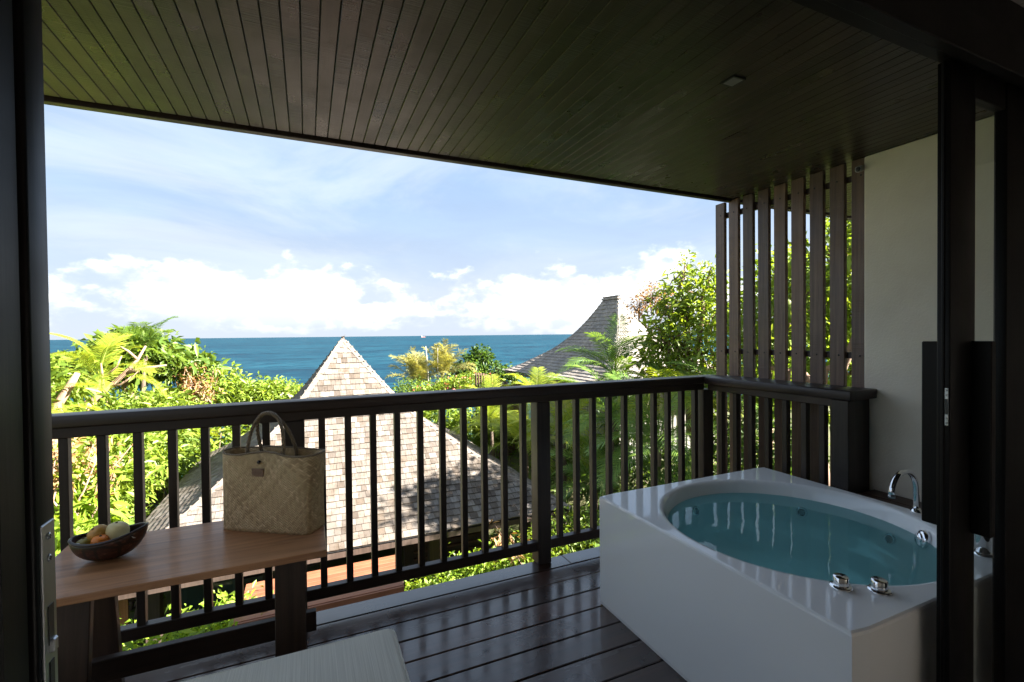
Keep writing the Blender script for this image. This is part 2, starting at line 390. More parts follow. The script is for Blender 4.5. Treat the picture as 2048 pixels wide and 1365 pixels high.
WX = 3.03
tag(board('wall_right', WX, WX+0.20, 0.70, 1.685, -0.24, CZ-0.001, M_stucco, None, 0.006), kind='structure')
tag(board('wall_neighbour', WX+0.2, 9.0, 0.70, 0.80, -0.24, CZ+0.03, M_stucco, None, 0), kind='structure')
tag(board('wall_left', -1.58, -0.505, 0.70, 0.80, -0.24, CZ+0.005, M_stucco, None, 0), kind='structure')
M_tile = plain('grey_tile', (0.36, 0.35, 0.34), 0.45, var=0.06)
tag(board('room_floor', -1.5, 4, -4.2, 0.81, -0.23, -0.006, M_tile, None, 0), kind='structure')
tag(board('room_ceiling', -1.5, 4, -4.2, 0.734, 2.66, 2.75, M_room, None, 0), kind='structure')
tag(board('room_wall_back', -1.5, 4, -4.3, -4.2, -0.2, 2.75, M_room, None, 0), kind='structure')
tag(board('room_wall_left', -1.58, -1.5, -4.3, 0.695, -0.2, 2.75, M_room, None, 0), kind='structure')
WY0, WY1, WZ0, WZ1 = -3.6, -2.3, 0.9, 2.1          # unseen opening added in the room's right wall to let in fill sunlight
rw = empty('room_wall_right'); tag(rw, kind='structure')
board('wall_section', 4, 4.1, -4.3, WY0, -0.2, 2.75, M_room, rw, 0); board('wall_section', 4, 4.1, WY1, 0.695, -0.2, 2.75, M_room, rw, 0)
board('wall_section', 4, 4.1, WY0, WY1, -0.2, WZ0, M_room, rw, 0); board('wall_section', 4, 4.1, WY0, WY1, WZ1, 2.75, M_room, rw, 0)

# door opening
DY = 0.80
df = empty('door_frame', (0, DY, 0), 'dark stained timber door head above the balcony opening', 'door frame')
def part(name, x0, x1, y0, y1, z0, z1, mat, parent, c=0.003, seg=1):
    o = board(name, x0, x1, y0, y1, z0, z1, mat, None, c, seg); o.parent = parent
    o.location = Vector(o.location) - Vector(parent.location); return o
part('head_beam', -1.56, 4.0, 0.735, 0.80, 2.335, 2.66, M_doorX, df)
part('head_track', -1.48, 4.0, 0.70, 0.733, 2.30, 2.42, M_doorX, df)
ld = empty('sliding_door', (-0.309, 0.78, 0), 'near black sliding door leaf at the left edge with a steel lock plate', 'door')
part('stile', -0.50, -0.309, 0.756, 0.809, 0.0, 2.33, M_door, ld, 0.005, 2)
part('jamb_strip', -0.64, -0.314, 0.695, 0.752, 0.0, 2.33, M_door, ld, 0.004)
lp = part('lock_plate', -0.3105, -0.3065, 0.766, 0.799, 0.93, 1.266, M_steel, ld, 0.0012)
def sub(name, me, par, wloc, rot=None):
    o = link(name, me, par, None, rot); off = Vector(par.location) + (Vector(par.parent.location) if par.parent else Vector())
    o.location = Vector(wloc) - off; return o
scr = MB().lathe([(0.0, 0.0018), (0.0042, 0.0014), (0.0052, 0)], 14).mesh('screw', M_steel, True)
cross = MB().box(-.003, .003, -.0006, .0006, 0, .0021).box(-.0006, .0006, -.003, .003, 0, .00205).mesh('screw_slot', M_black)
for z in (1.248, 1.220, 0.955):
    sub('screw', scr, lp, (-0.3066, 0.7825, z), (0, R(90), 0)); sub('screw_slot', cross, lp, (-0.3066, 0.7825, z), (0, R(90), 0))
sub('latch_slot', cbox('latch_slot', 0.0014, 0.013, 0.050, M_black, 0), lp, (-0.3062, 0.7825, 1.135))
sub('latch_bolt', cbox('latch_bolt', 0.008, 0.012, 0.018, M_steel, 0.002), lp, (-0.3050, 0.7825, 1.108))
sub('latch_slot', cbox('latch_slot', 0.0014, 0.011, 0.036, M_black, 0), lp, (-0.3062, 0.7825, 1.070))

rd = empty('sliding_door', (1.89, 0.78, 0), 'near black sliding door leaf at the right edge with glass and wooden pulls', 'door')
part('stile', 1.814, 1.964, 0.766, 0.80, 0.0, 2.33, M_door, rd, 0.003, 2)
part('edge_bead', 1.810, 1.820, 0.779, 0.788, 0.0, 2.33, M_door, rd, 0.002)
part('stile', 2.165, 2.95, 0.764, 0.798, 0.0, 2.33, M_door, rd, 0.003, 2)
def glassmat():
    m = Mat('door_glass'); N = m.n; t = N('ShaderNodeBsdfTransparent'); t.inputs[0].default_value = (0.93, 0.95, 0.94, 1)
    g = N('ShaderNodeBsdfGlossy'); g.inputs['Roughness'].default_value = 0.01; fr = N('ShaderNodeFresnel'); fr.inputs[0].default_value = 1.45
    ge = N('ShaderNodeNewGeometry'); ff = m.mth('MULTIPLY', fr.outputs[0], m.mth('SUBTRACT', 1.0, ge.outputs['Backfacing']))
    x = N('ShaderNodeMixShader'); m.l(ff, x.inputs[0]); m.l(t.outputs[0], x.inputs[1]); m.l(g.outputs[0], x.inputs[2]); m.l(x.outputs[0], m.o.inputs[0]); return m.m
M_glass = glassmat()
part('glass_pane', 1.965, 2.164, 0.779, 0.785, 0.10, 2.24, M_glass, rd, 0)
part('top_rail', 1.965, 2.164, 0.768, 0.797, 2.241, 2.33, M_doorX, rd, 0.002)
part('bottom_rail', 1.965, 2.164, 0.768, 0.797, 0.0, 0.099, M_doorX, rd, 0.002)
part('pull_handle', 1.832, 1.860, 0.8012, 0.848, 0.876, 1.464, M_door, rd, 0.003)
part('pull_handle', 1.932, 1.960, 0.7145, 0.7652, 0.85, 1.464, M_door, rd, 0.003)
sp = part('strike_plate', 1.8108, 1.8132, 0.7692, 0.778, 1.204, 1.320, M_steel, rd, 0.0004)
sub('latch_slot', cbox('latch_slot', 0.0016, 0.0068, 0.048, M_black, 0), sp, (1.8106, 0.7736, 1.262))
for z in (1.313, 1.298, 1.226, 1.212):
    s_ = sub('screw', scr, sp, (1.8107, 0.7736, z), (0, R(-90), 0)); s_.scale = (0.6, 0.6, 1)

dl = empty('recessed_ceiling_light', (1.613, 1.387, CZ), 'small square recessed light in the dark plank ceiling, switched off', 'ceiling light')
o = MB().box(-.062, .062, -.062, -.05, -.006, 0).box(-.062, .062, .05, .062, -.006, 0).box(-.062, -.05, -.05, .05, -.006, 0).box(.05, .062, -.05, .05, -.006, 0).build('frame', M_black, dl)
link('diffuser', cbox('diffuser', 0.099, 0.099, 0.003, plain('frosted_lens', (0.16, 0.165, 0.17), 0.35), 0), dl, (0, 0, -0.003))
dl.scale = (0.55, 0.55, 1)
sb = empty('wall_sensor', (WX-0.03, 1.70, 2.46), 'small pale sensor box at the top corner of the cream wall', 'sensor')
link('housing', cbox('housing', 0.03, 0.04, 0.035, plain('pale_plastic', (0.3, 0.3, 0.28), 0.5), 0.008, 2), sb, (0, 0, 0.0))
link('lens', MB().lathe([(0.0, 0.004), (0.012, 0.002), (0.015, -0.002)], 14).mesh('lens', M_black, True), sb, (-0.0152, 0, -0.003), (0, R(-90), 0))
sb.location.x = WX-0.016

# ------------------------------------------------------------------ railings
RY = 2.677; SP = 0.1334; P1 = -0.067; RT = 1.163
fr = empty('balcony_railing', (0.6, RY+0.04, 0), 'long dark timber balustrade along the sea side of the deck', 'railing')
part('top_rail', -1.56, 2.96, RY-0.014, RY+0.108, RT-0.055, RT, M_railX, fr, 0.006, 2)
part('under_rail', -1.50, 2.80, RY+0.004, RY+0.072, RT-0.103, RT-0.0555, M_railX, fr, 0.003)
part('bottom_rail', -1.50, 2.80, RY+0.012, RY+0.064, 0.086, 0.146, M_railX, fr, 0.004)
me_b = cbox('baluster', 0.034, 0.042, RT-0.104-0.146, M_railZ, 0.0025)
me_p = cbox('post', 0.096, 0.096, RT-0.104, M_railZ, 0.004)
k = -11
while P1 + k*SP < 2.78:
    X = P1 + k*SP
    if k % 11 == 0:
        if X < 2.7: link('post', me_p, fr, Vector((X, RY+0.048, (RT-0.104)/2)) - Vector(fr.location))
    else:
        link('baluster', me_b, fr, Vector((X, RY+0.038, (RT-0.104+0.146)/2)) - Vector(fr.location))
    k += 1
lr = empty('end_railing', (-1.53, 1.9, 0), 'short dark balustrade closing the left end of the deck', 'railing')
part('top_rail', -1.585, -1.475, 0.805, RY-0.016, RT-0.055, RT, M_railY, lr, 0.006, 2)
part('bottom_rail', -1.555, -1.505, 0.805, RY, 0.086, 0.146, M_railY, lr, 0.004)
for q in range(13): link('baluster', me_b, lr, Vector((-1.53, 0.95+q*SP, (RT-0.056+0.146)/2)) - Vector(lr.location), None, (1, 1, (RT-0.056-0.146)/(RT-0.104-0.146)))
sr = empty('side_railing', (2.87, 2.2, 0), 'short dark timber balustrade behind the white tub, meeting the corner', 'railing')
SX = 2.80
part('top_rail', SX-0.022, WX-0.003, 1.612, RY-0.016, RT-0.056, RT-0.001, M_railY, sr, 0.006, 2)
part('under_rail', SX+0.008, SX+0.055, 1.70, RY-0.02, RT-0.104, RT-0.0575, M_railY, sr, 0.003)
part('corner_post', SX-0.012, SX+0.088, RY-0.002, RY+0.094, 0, RT-0.1045, M_railZ, sr, 0.004)
part('end_post', SX-0.012, SX+0.09, 1.63, 1.726, 0, RT-0.0575, M_railZ, sr, 0.004)
part('end_panel', SX+0.091, WX-0.004, 1.652, 1.70, 0, RT-0.0575, M_railZ, sr, 0.003)
me_b2 = cbox('baluster', 0.040, 0.034, RT-0.105, M_railZ, 0.0025)
for y in (2.545, 2.415, 2.288, 2.160, 2.033, 1.906, 1.795):
    link('baluster', me_b2, sr, Vector((SX+0.031, y, (RT-0.105)/2)) - Vector(sr.location))
sc = empty('slatted_screen', (WX+0.02, 2.2, 0), 'tall slatted timber privacy screen between corner and cream wall', 'screen')
me_s = cbox('slat', 0.028, 0.089, CZ+0.5, M_slat, 0.003)
for k in range(9):
    link('slat', me_s, sc, Vector((WX+0.022, 2.742-k*0.1283, (CZ-0.5)/2-0.001)) - Vector(sc.location), (0, 0, random.uniform(-.01, .01)))
bolt = MB().lathe([(0.0, .0022), (.005, .0018), (.0062, 0)], 10).mesh('screw', plain('dark_screw', (.03, .028, .026), .45, .6), True)
for k in range(9):
    for z in (2.43, 1.35): link('screw', bolt, sc, Vector((WX+0.0085, 2.742-k*0.1283+random.uniform(-.012, .012), z)) - Vector(sc.location), (0, R(-90), 0))
for z in (2.43, 1.35, 0.3): part('batten', WX+0.0345, WX+0.065, 1.69, 2.79, z-0.02, z+0.02, M_railY, sc, 0.002)

# ------------------------------------------------------------------ bath tub
def make_tub():
    X0, X1, Y0, Y1, H = 1.47, 2.775, 0.84, 2.165, 0.60; CX, CY, RB = 2.125, 1.50, 0.592
    t = empty('bathtub', (CX, CY, 0), 'square white acrylic whirlpool bathtub with a round basin', 'bathtub')
    n = 96; vs = []; rings = []
    def ring(fn):
        k = len(vs); vs.extend(fn(2*math.pi*i/n) for i in range(n)); rings.append(k)
    def sq(inset, z):
        a, b = (X1-X0)/2-inset, (Y1-Y0)/2-inset; mx, my = (X0+X1)/2, (Y0+Y1)/2
        def f(th):
            c, s = math.cos(th), math.sin(th); k = 1/max(abs(c)/a, abs(s)/b)
            x, y = c*k, s*k
            return (mx+x-CX, my+y-CY, z)
        return f
    def ci(r, z, e=1.0): return lambda th: (r*math.cos(th), r*math.sin(th), z)
    ring(sq(0.004, 0.0)); ring(sq(0.0, 0.02)); ring(sq(0.0, H-0.012)); ring(sq(0.003, H-0.004)); ring(sq(0.010, H))
    for r, z in ((RB+.02, H), (RB+.006, H-.002), (RB-.003, H-.010), (RB-.010, H-.025), (RB-.022, .54), (RB-.036, .47), (RB-.052, .41), (RB-.085, .385), (RB-.125, .37), (RB-.145, .35), (RB-.165, .29), (RB-.20, .245), (RB-.28, .225), (0.15, .215), (0.02, .21)):
        ring(ci(r, z))
    fs = []
    for a, b in zip(rings, rings[1:]):
        fs += [(a+i, a+(i+1) % n, b+(i+1) % n, b+i) for i in range(n)]
    fs.append(tuple(rings[-1]+i for i in range(n)))
    b = MB().add(vs, fs); me = b.mesh('shell', M_tub)
    sm = []
    for p in me.polygons: sm.append(p.normal.z > -0.2 and p.center.xy.length < RB+.03 and p.center.z > .18)
    me.polygons.foreach_set('use_smooth', sm)
    shell = link('shell', me, t)
    # water
    m = Mat('bath_water'); N = m.n; tr = N('ShaderNodeBsdfTransparent'); tr.inputs[0].default_value = (0.64, 0.985, 1.0, 1)
    gl = N('ShaderNodeBsdfGlossy'); gl.inputs['Roughness'].default_value = 0.0
    bp = N('ShaderNodeBump'); bp.inputs['Strength'].default_value = 0.09; bp.inputs['Distance'].default_value = 0.01
    m.l(m.noise(m.coords(rand=False), 9, 2, 0.5), bp.inputs['Height']); m.l(bp.outputs[0], gl.inputs['Normal'])
    f = N('ShaderNodeFresnel'); f.inputs[0].default_value = 1.33; m.l(bp.outputs[0], f.inputs['Normal'])
    df_ = N('ShaderNodeBsdfDiffuse'); df_.inputs[0].default_value = (0.34, 0.90, 0.97, 1)     # milky diffuse share added to brighten the water
    body = N('ShaderNodeMixShader'); body.inputs[0].default_value = 0.20; m.l(tr.outputs[0], body.inputs[1]); m.l(df_.outputs[0], body.inputs[2])
    x = N('ShaderNodeMixShader'); m.l(f.outputs[0], x.inputs[0]); m.l(body.outputs[0], x.inputs[1]); m.l(gl.outputs[0], x.inputs[2]); m.l(x.outputs[0], m.o.inputs[0])
    nn = 96; wv = [(0, 0, .53)] + [((RB-.0262)*math.cos(2*math.pi*i/nn), (RB-.0262)*math.sin(2*math.pi*i/nn), .53) for i in range(nn)]
    w = MB().add(wv, [(0, 1+i, 1+(i+1) % nn) for i in range(nn)]).build('water', m.m, t); tag(w, 'clear pale turquoise water filling the basin')
    # jets on the basin wall
    jet = MB().lathe([(0.0, 0.002), (0.008, 0.002), (0.010, 0.008), (0.018, 0.006), (0.020, 0.010), (0.028, 0.007), (0.031, 0)], 24).mesh('jet', M_chrome, True)
    core = MB().lathe([(0.0, 0.0095), (0.011, 0.0095), (0.019, 0.009), (0.019, 0.005)], 20).mesh('nozzle', M_black, True)
    for a, z in ((96, .455), (30, .455), (165, .455), (-62, .455), (-118, .455), (-15, .455)):
        r = RB-.0395; d = Vector((math.cos(R(a)), math.sin(R(a)), 0))
        j = link('jet', jet, t, d*r + Vector((0, 0, z)), (0, R(-90), 0))
        j.rotation_euler = (-d + Vector((0, 0, .22))).to_track_quat('Z', 'Y').to_euler()
        link('nozzle', core, j)
    dr = link('drain', MB().lathe([(0.0, 0.016), (0.022, 0.013), (0.027, 0.006), (0.034, 0.005), (0.042, 0.0)], 28).mesh('drain', M_chrome, True), t, (-0.05, -0.03, 0.211))
    link('drain_ring', MB().lathe([(0.043, 0.0), (0.046, .004), (0.054, 0.003), (0.056, 0)], 28).mesh('drain_ring', M_black, True), dr, (0, 0, 0.001))
    for (x, y) in ((1.705, 1.022), (1.800, 0.952)):
        kb = link('control_knob', MB().lathe([(0.0, 0.040), (0.021, 0.040), (0.024, 0.037), (0.024, 0.014), (0.0245, 0.008)], 28).mesh('control_knob', M_chrome, True), t, (x-CX, y-CY, H))
        link('knob_base', MB().lathe([(0.0, 0.0085), (0.031, 0.008), (0.035, 0.004), (0.036, 0)], 28).mesh('knob_base', M_chrome, True), kb)
    ov = link('overflow_dial', MB().lathe([(0.0, 0.024), (0.030, 0.022), (0.038, 0.014), (0.040, 0)], 28).mesh('overflow_dial', M_chrome, True), t)
    d = Vector((.83, -.55, 0)).normalized(); ov.location = d*(RB-.028)+Vector((0, 0, .535)); ov.rotation_euler = (-d+Vector((0, 0, .25))).to_track_quat('Z', 'Y').to_euler()
    link('dial_cap', MB().lathe([(0.0, .030), (0.020, .029), (0.024, .022)], 24).mesh('dial_cap', M_chrome, True), ov)
    f = empty('gooseneck_faucet', (2.745, 1.29, H), 'polished chrome gooseneck spout on the tub rim by the ledge', 'faucet')
    pts = [(0, 0, 0.0), (0, 0, .10)] + [(-.105+.105*math.cos(a), 0, .11+.105*math.sin(a)) for a in np.linspace(0.1, math.pi*0.93, 16)] + [(-.208, 0, .115)]
    MB().tube(pts, 0.013, 16).build('spout', M_chrome, f, True)
    MB().lathe([(0.0, 0.022), (0.016, 0.022), (0.024, 0.006), (0.026, 0.0)], 24).build('base_ring', M_chrome, f, True)
    MB().lathe([(0.009, 0.0), (0.0145, 0.0), (0.0145, 0.012)], 16).build('aerator', M_steel, f, True, (-.2085, 0, .104))
    h = empty('hand_shower_holder', (2.46, 0.935, H), 'chrome cylinder on the near tub rim behind the door glass', 'shower')
    MB().lathe([(0.0, 0.12), (0.020, 0.12), (0.023, 0.115), (0.023, 0.012)], 28).build('body', M_chrome, h, True)
    MB().lathe([(0.0, 0.0125), (0.026, 0.012), (0.032, 0.004), (0.033, 0)], 28).build('base_ring', M_chrome, h, True)
make_tub()
lg = empty('timber_ledge', (2.9, 1.3, 0), 'narrow red brown timber ledge between tub and cream wall', 'ledge')
for k in range(2):
    x0 = 2.779+k*0.125; part('ledge_board', x0, x0+0.122, 1.02, 1.628, 0.545, 0.572, M_ledge, lg, 0.003)
part('ledge_support', 2.80, 3.02, 1.03, 1.62, 0.0, 0.544, M_door, lg, 0)

# ------------------------------------------------------------------ table, bag, fruit, daybed
def make_table():
    t = empty('trestle_table', (-0.43, 2.25, 0), 'brown wooden trestle side table standing against the railing', 'table')
    Z = 0.65; y0, y1 = 1.985, 2.515
    me = cbox('table_top', 0.976, (y1-y0), 0.028, M_table, 0.003)
    link('table_top', me, t, (0.002, 0, Z-0.014))
    for sx in (0.352, -0.352):
        for s in (-1, 1):
            yb, yt = s*0.185, s*0.095; ang = math.atan2(yb-yt, 0.615); Lg = math.hypot(yb-yt, 0.615)
            o = link('leg', cbox('leg', 0.115, 0.036, Lg, M_tleg, 0.003), t, (sx, (yb+yt)/2, 0.31), (ang, 0, 0))
        link('cross_bar', cbox('cross_bar', 0.06, 0.34, 0.03, M_tbeam, 0.003), t, (sx, 0, Z-0.0455))
    link('stretcher', cbox('stretcher', 0.90, 0.034, 0.088, M_tbeam, 0.003), t, (0.0, 0.0, 0.235))
make_table()

def make_bag():
    Z = 0.6505; a = math.atan2(-0.238, 0.362); C = Vector((-0.145, 2.335, Z))
    t = empty('woven_tote_bag', C, 'woven seagrass tote bag with two braided handles on the wooden table', 'bag', rz=a)
    m = Mat('seagrass_weave'); tc = m.n('ShaderNodeTexCoord')
    uvm = m.n('ShaderNodeMapping'); uvm.inputs['Rotation'].default_value = (0, 0, R(45)); uvm.inputs['Scale'].default_value = (1, 1, 1)
    m.l(tc.outputs['UV'], uvm.inputs['Vector'])
    sp = m.n('ShaderNodeSeparateXYZ'); m.l(uvm.outputs[0], sp.inputs[0])
    s = 1/0.0082
    u = m.mth('MULTIPLY', sp.outputs[0], s); v = m.mth('MULTIPLY', sp.outputs[1], s)
    fu, fv = m.mth('FLOOR', u, 0), m.mth('FLOOR', v, 0)
    # twill weave 2/2
    tw = m.mth('FLOORED_MODULO', m.mth('ADD', fu, fv), 4.0); over = m.mth('LESS_THAN', tw, 1.5)
    su = m.mth('ABSOLUTE', m.mth('SINE', m.mth('MULTIPLY', u, math.pi), 0), 0); sv = m.mth('ABSOLUTE', m.mth('SINE', m.mth('MULTIPLY', v, math.pi), 0), 0)
    hgt = m.mth('ADD', m.mth('MULTIPLY', over, su), m.mth('MULTIPLY', m.mth('SUBTRACT', 1.0, over), sv))
    cx = m.n('ShaderNodeCombineXYZ'); m.l(m.mth('MULTIPLY', fu, over), cx.inputs[0]); m.l(m.mth('MULTIPLY', fv, m.mth('SUBTRACT', 1.0, over)), cx.inputs[1]); m.l(over, cx.inputs[2])
    wn = m.n('ShaderNodeTexWhiteNoise'); m.l(cx.outputs[0], wn.inputs['Vector'])
    col = m.ramp(wn.outputs['Value'], (0, (0.46, 0.31, 0.16)), (0.4, (0.66, 0.47, 0.26)), (0.7, (0.57, 0.42, 0.225)), (1, (0.78, 0.58, 0.34)))
    col = m.mix(1.0, col, m.ramp(hgt, (0.0, (0.45, 0.42, 0.38)), (0.6, (1.0, 1.0, 1.0))), 'MULTIPLY')
    m.l(col, m.p.inputs['Base Color']); m.set(Roughness=0.62, Specular_IOR_Level=0.35); m.bump(hgt, 0.7, 0.003)
    n = 72; W, D, H = 0.215, 0.072, 0.345
    vs, fs, uv = [], [], []
    rows = 22
    def pt(th, k, off=0.0):
        q = k/rows; e = 2.0/ (8.0 - 4.6*q)                      # boxy at the base, softer at the mouth
        w = W*(1.0 + 0.085*q) - 0.006*math.sin(q*math.pi) - off; d = D*(1-0.06*q+0.16*q*q) - off
        c, s_ = math.cos(th), math.sin(th)
        x = w*math.copysign(abs(c)**e, c); y = d*math.copysign(abs(s_)**e, s_)
        z = H*q
        xm = x/W
        if q > 0.6: y *= 1 - (q-.6)/.4*0.42*math.exp(-((xm-0.05)/0.33)**2)   # mouth pinched by the button
        z += q**3*(0.010*math.cos(xm*3.4) - 0.008 + 0.016*max(0, abs(xm)-.5))
        y += 0.004*math.sin(3*xm+q*5)*q
        return (x, y, z)
    # outer skin then inner skin
    for k in range(rows+1):
        for i in range(n): vs.append(pt(2*math.pi*i/n, k))
    for k in range(rows, -1, -1):
        for i in range(n): vs.append(pt(2*math.pi*i/n, k, 0.005))
    tot = 2*rows+2
    for k in range(tot-1):
        for i in range(n): fs.append((k*n+i, k*n+(i+1) % n, (k+1)*n+(i+1) % n, (k+1)*n+i))
    fs.append(tuple(range(n-1, -1, -1)))
    fs.append(tuple((tot-1)*n+i for i in range(n)))
    me = bpy.data.meshes.new('bag_body'); me.from_pydata(vs, [], fs); me.update(); me.materials.append(m.m)
    arc = [0.0]
    for i in range(1, n+1):
        p, q = Vector(vs[(rows//2)*n+i-1]), Vector(vs[(rows//2)*n+i % n]); arc.append(arc[-1]+(p-q).length)
    ul = me.uv_layers.new(name='UVMap')
    for p in me.polygons:
        idx = [me.loops[l].vertex_index for l in p.loop_indices]
        cols = [j % n for j in idx]; wrap = max(cols)-min(cols) > n/2 and len(idx) == 4
        for l, j in zip(p.loop_indices, idx):
            i_ = j % n
            if len(idx) > 4: ul.data[l].uv = (vs[j][0], vs[j][1])
            else: ul.data[l].uv = (arc[n] if (wrap and i_ == 0) else arc[i_], vs[j][2])
    me.polygons.foreach_set('use_smooth', [len(p.vertices) == 4 for p in me.polygons])
    link('bag_body', me, t)
    braid = Mat('braided_seagrass'); vv = braid.coords(rand=False); wv = braid.n('ShaderNodeTexWave'); wv.inputs['Scale'].default_value = 55; wv.inputs['Distortion'].default_value = 1.5
    wv.bands_direction = 'DIAGONAL'; braid.l(vv, wv.inputs['Vector'])
    braid.l(braid.ramp(wv.outputs['Fac'], (0.1, (0.10, 0.065, 0.035)), (0.7, (0.30, 0.22, 0.13))), braid.p.inputs['Base Color']); braid.set(Roughness=0.65); braid.bump(wv.outputs['Fac'], 0.6, 0.003)
    rim = [Vector(pt(2*math.pi*i/n, rows, 0.002)) + Vector((0, 0, .001)) for i in range(n)]
    MB().tube(rim+[rim[0]], 0.0042, 6, False).build('rim_binding', braid.m, t, True)
    for s_, lean in ((-1, 0.02), (1, -0.018)):
        pts = []
        for k in range(25):
            q = k/24; th = math.pi*q; x = -0.088*math.cos(th)*(1+.10*math.sin(th)) - 0.005 - 0.020*math.sin(th)
            z = H-0.05 + 0.215*math.sin(th)**0.8; y = s_*(0.052-0.040*math.sin(th)) + lean*math.sin(th)
            pts.append((x, y, z))
        # three strands plaited round the core
        for ph in range(3):
            st = []
            for k in range(97):
                q = k/96*24; i0 = min(int(q), 23); f_ = q-i0; c = Vector(pts[i0]).lerp(Vector(pts[i0+1]), f_)
                tdir = (Vector(pts[i0+1])-Vector(pts[i0])).normalized(); a_ = Vector((0, 1, 0)); b_ = tdir.cross(a_)
                an = k*0.62+ph*2*math.pi/3; st.append(c + (a_*math.cos(an)+b_*math.sin(an))*0.0042)
            if ph == 0: hb = MB()
            hb.tube(st, 0.0044, 6)
        hb.build('handle', braid.m, t, True)
    y = pt(math.pi*1.5, rows*0.86)[1]
    link('button', MB().lathe([(0.0, .010), (0.006, .009), (0.0085, .004), (0.007, 0)], 16).mesh('button', plain('dark_button', (.012, .012, .016), .2), True), t, (-0.022, y-0.002, H*0.885), (R(90), 0, 0))
    yl = pt(math.pi*1.5, rows*0.76)[1]
    lb = link('leather_patch', cbox('leather_patch', 0.056, 0.003, 0.036, plain('tan_leather', (0.21, 0.12, 0.075), 0.6, bump=.2, bscale=120), 0.001), t, (-0.027, yl-0.0035, H*0.755), (R(3), 0, 0))
    ink = plain('burnt_ink', (0.035, 0.02, 0.014), 0.7)
    riv = MB().lathe([(0, .001), (.0022, .0008), (.0025, 0)], 10).mesh('rivet', ink, True)
    for sx in (-1, 1):
        for sz in (-1, 1): link('rivet', riv, lb, (sx*.0225, -.0016, sz*.0135), (R(90), 0, 0))
    em = MB()
    for p, q in zip([(-.013, .001), (-.006, .0075), (-.001, .0085), (.003, .0075), (.006, .003), (.018, .001)], [(-.006, .0075), (-.001, .0085), (.003, .0075), (.006, .003), (.018, .001), (.021, .0015)]):
        em.tube([(p[0], -.0017, p[1]), (q[0], -.0017, q[1])], 0.0005, 5)
    # the printed line of small capitals is too small to read: short strokes of the same size
    xx = -.020; rq = random.Random(5)
    while xx < .020:
        h_ = .0032; em.tube([(xx, -.0017, -.005), (xx+rq.uniform(-.0006, .0006), -.0017, -.005+h_)], .00035, 5)
        if rq.random() < .6: em.tube([(xx, -.0017, -.005+rq.choice((0, .0016, h_))), (xx+.0014, -.0017, -.005+rq.choice((0, .0016, h_)))], .00035, 5)
        xx += .0024
    em.build('emblem', ink, lb)
make_bag()

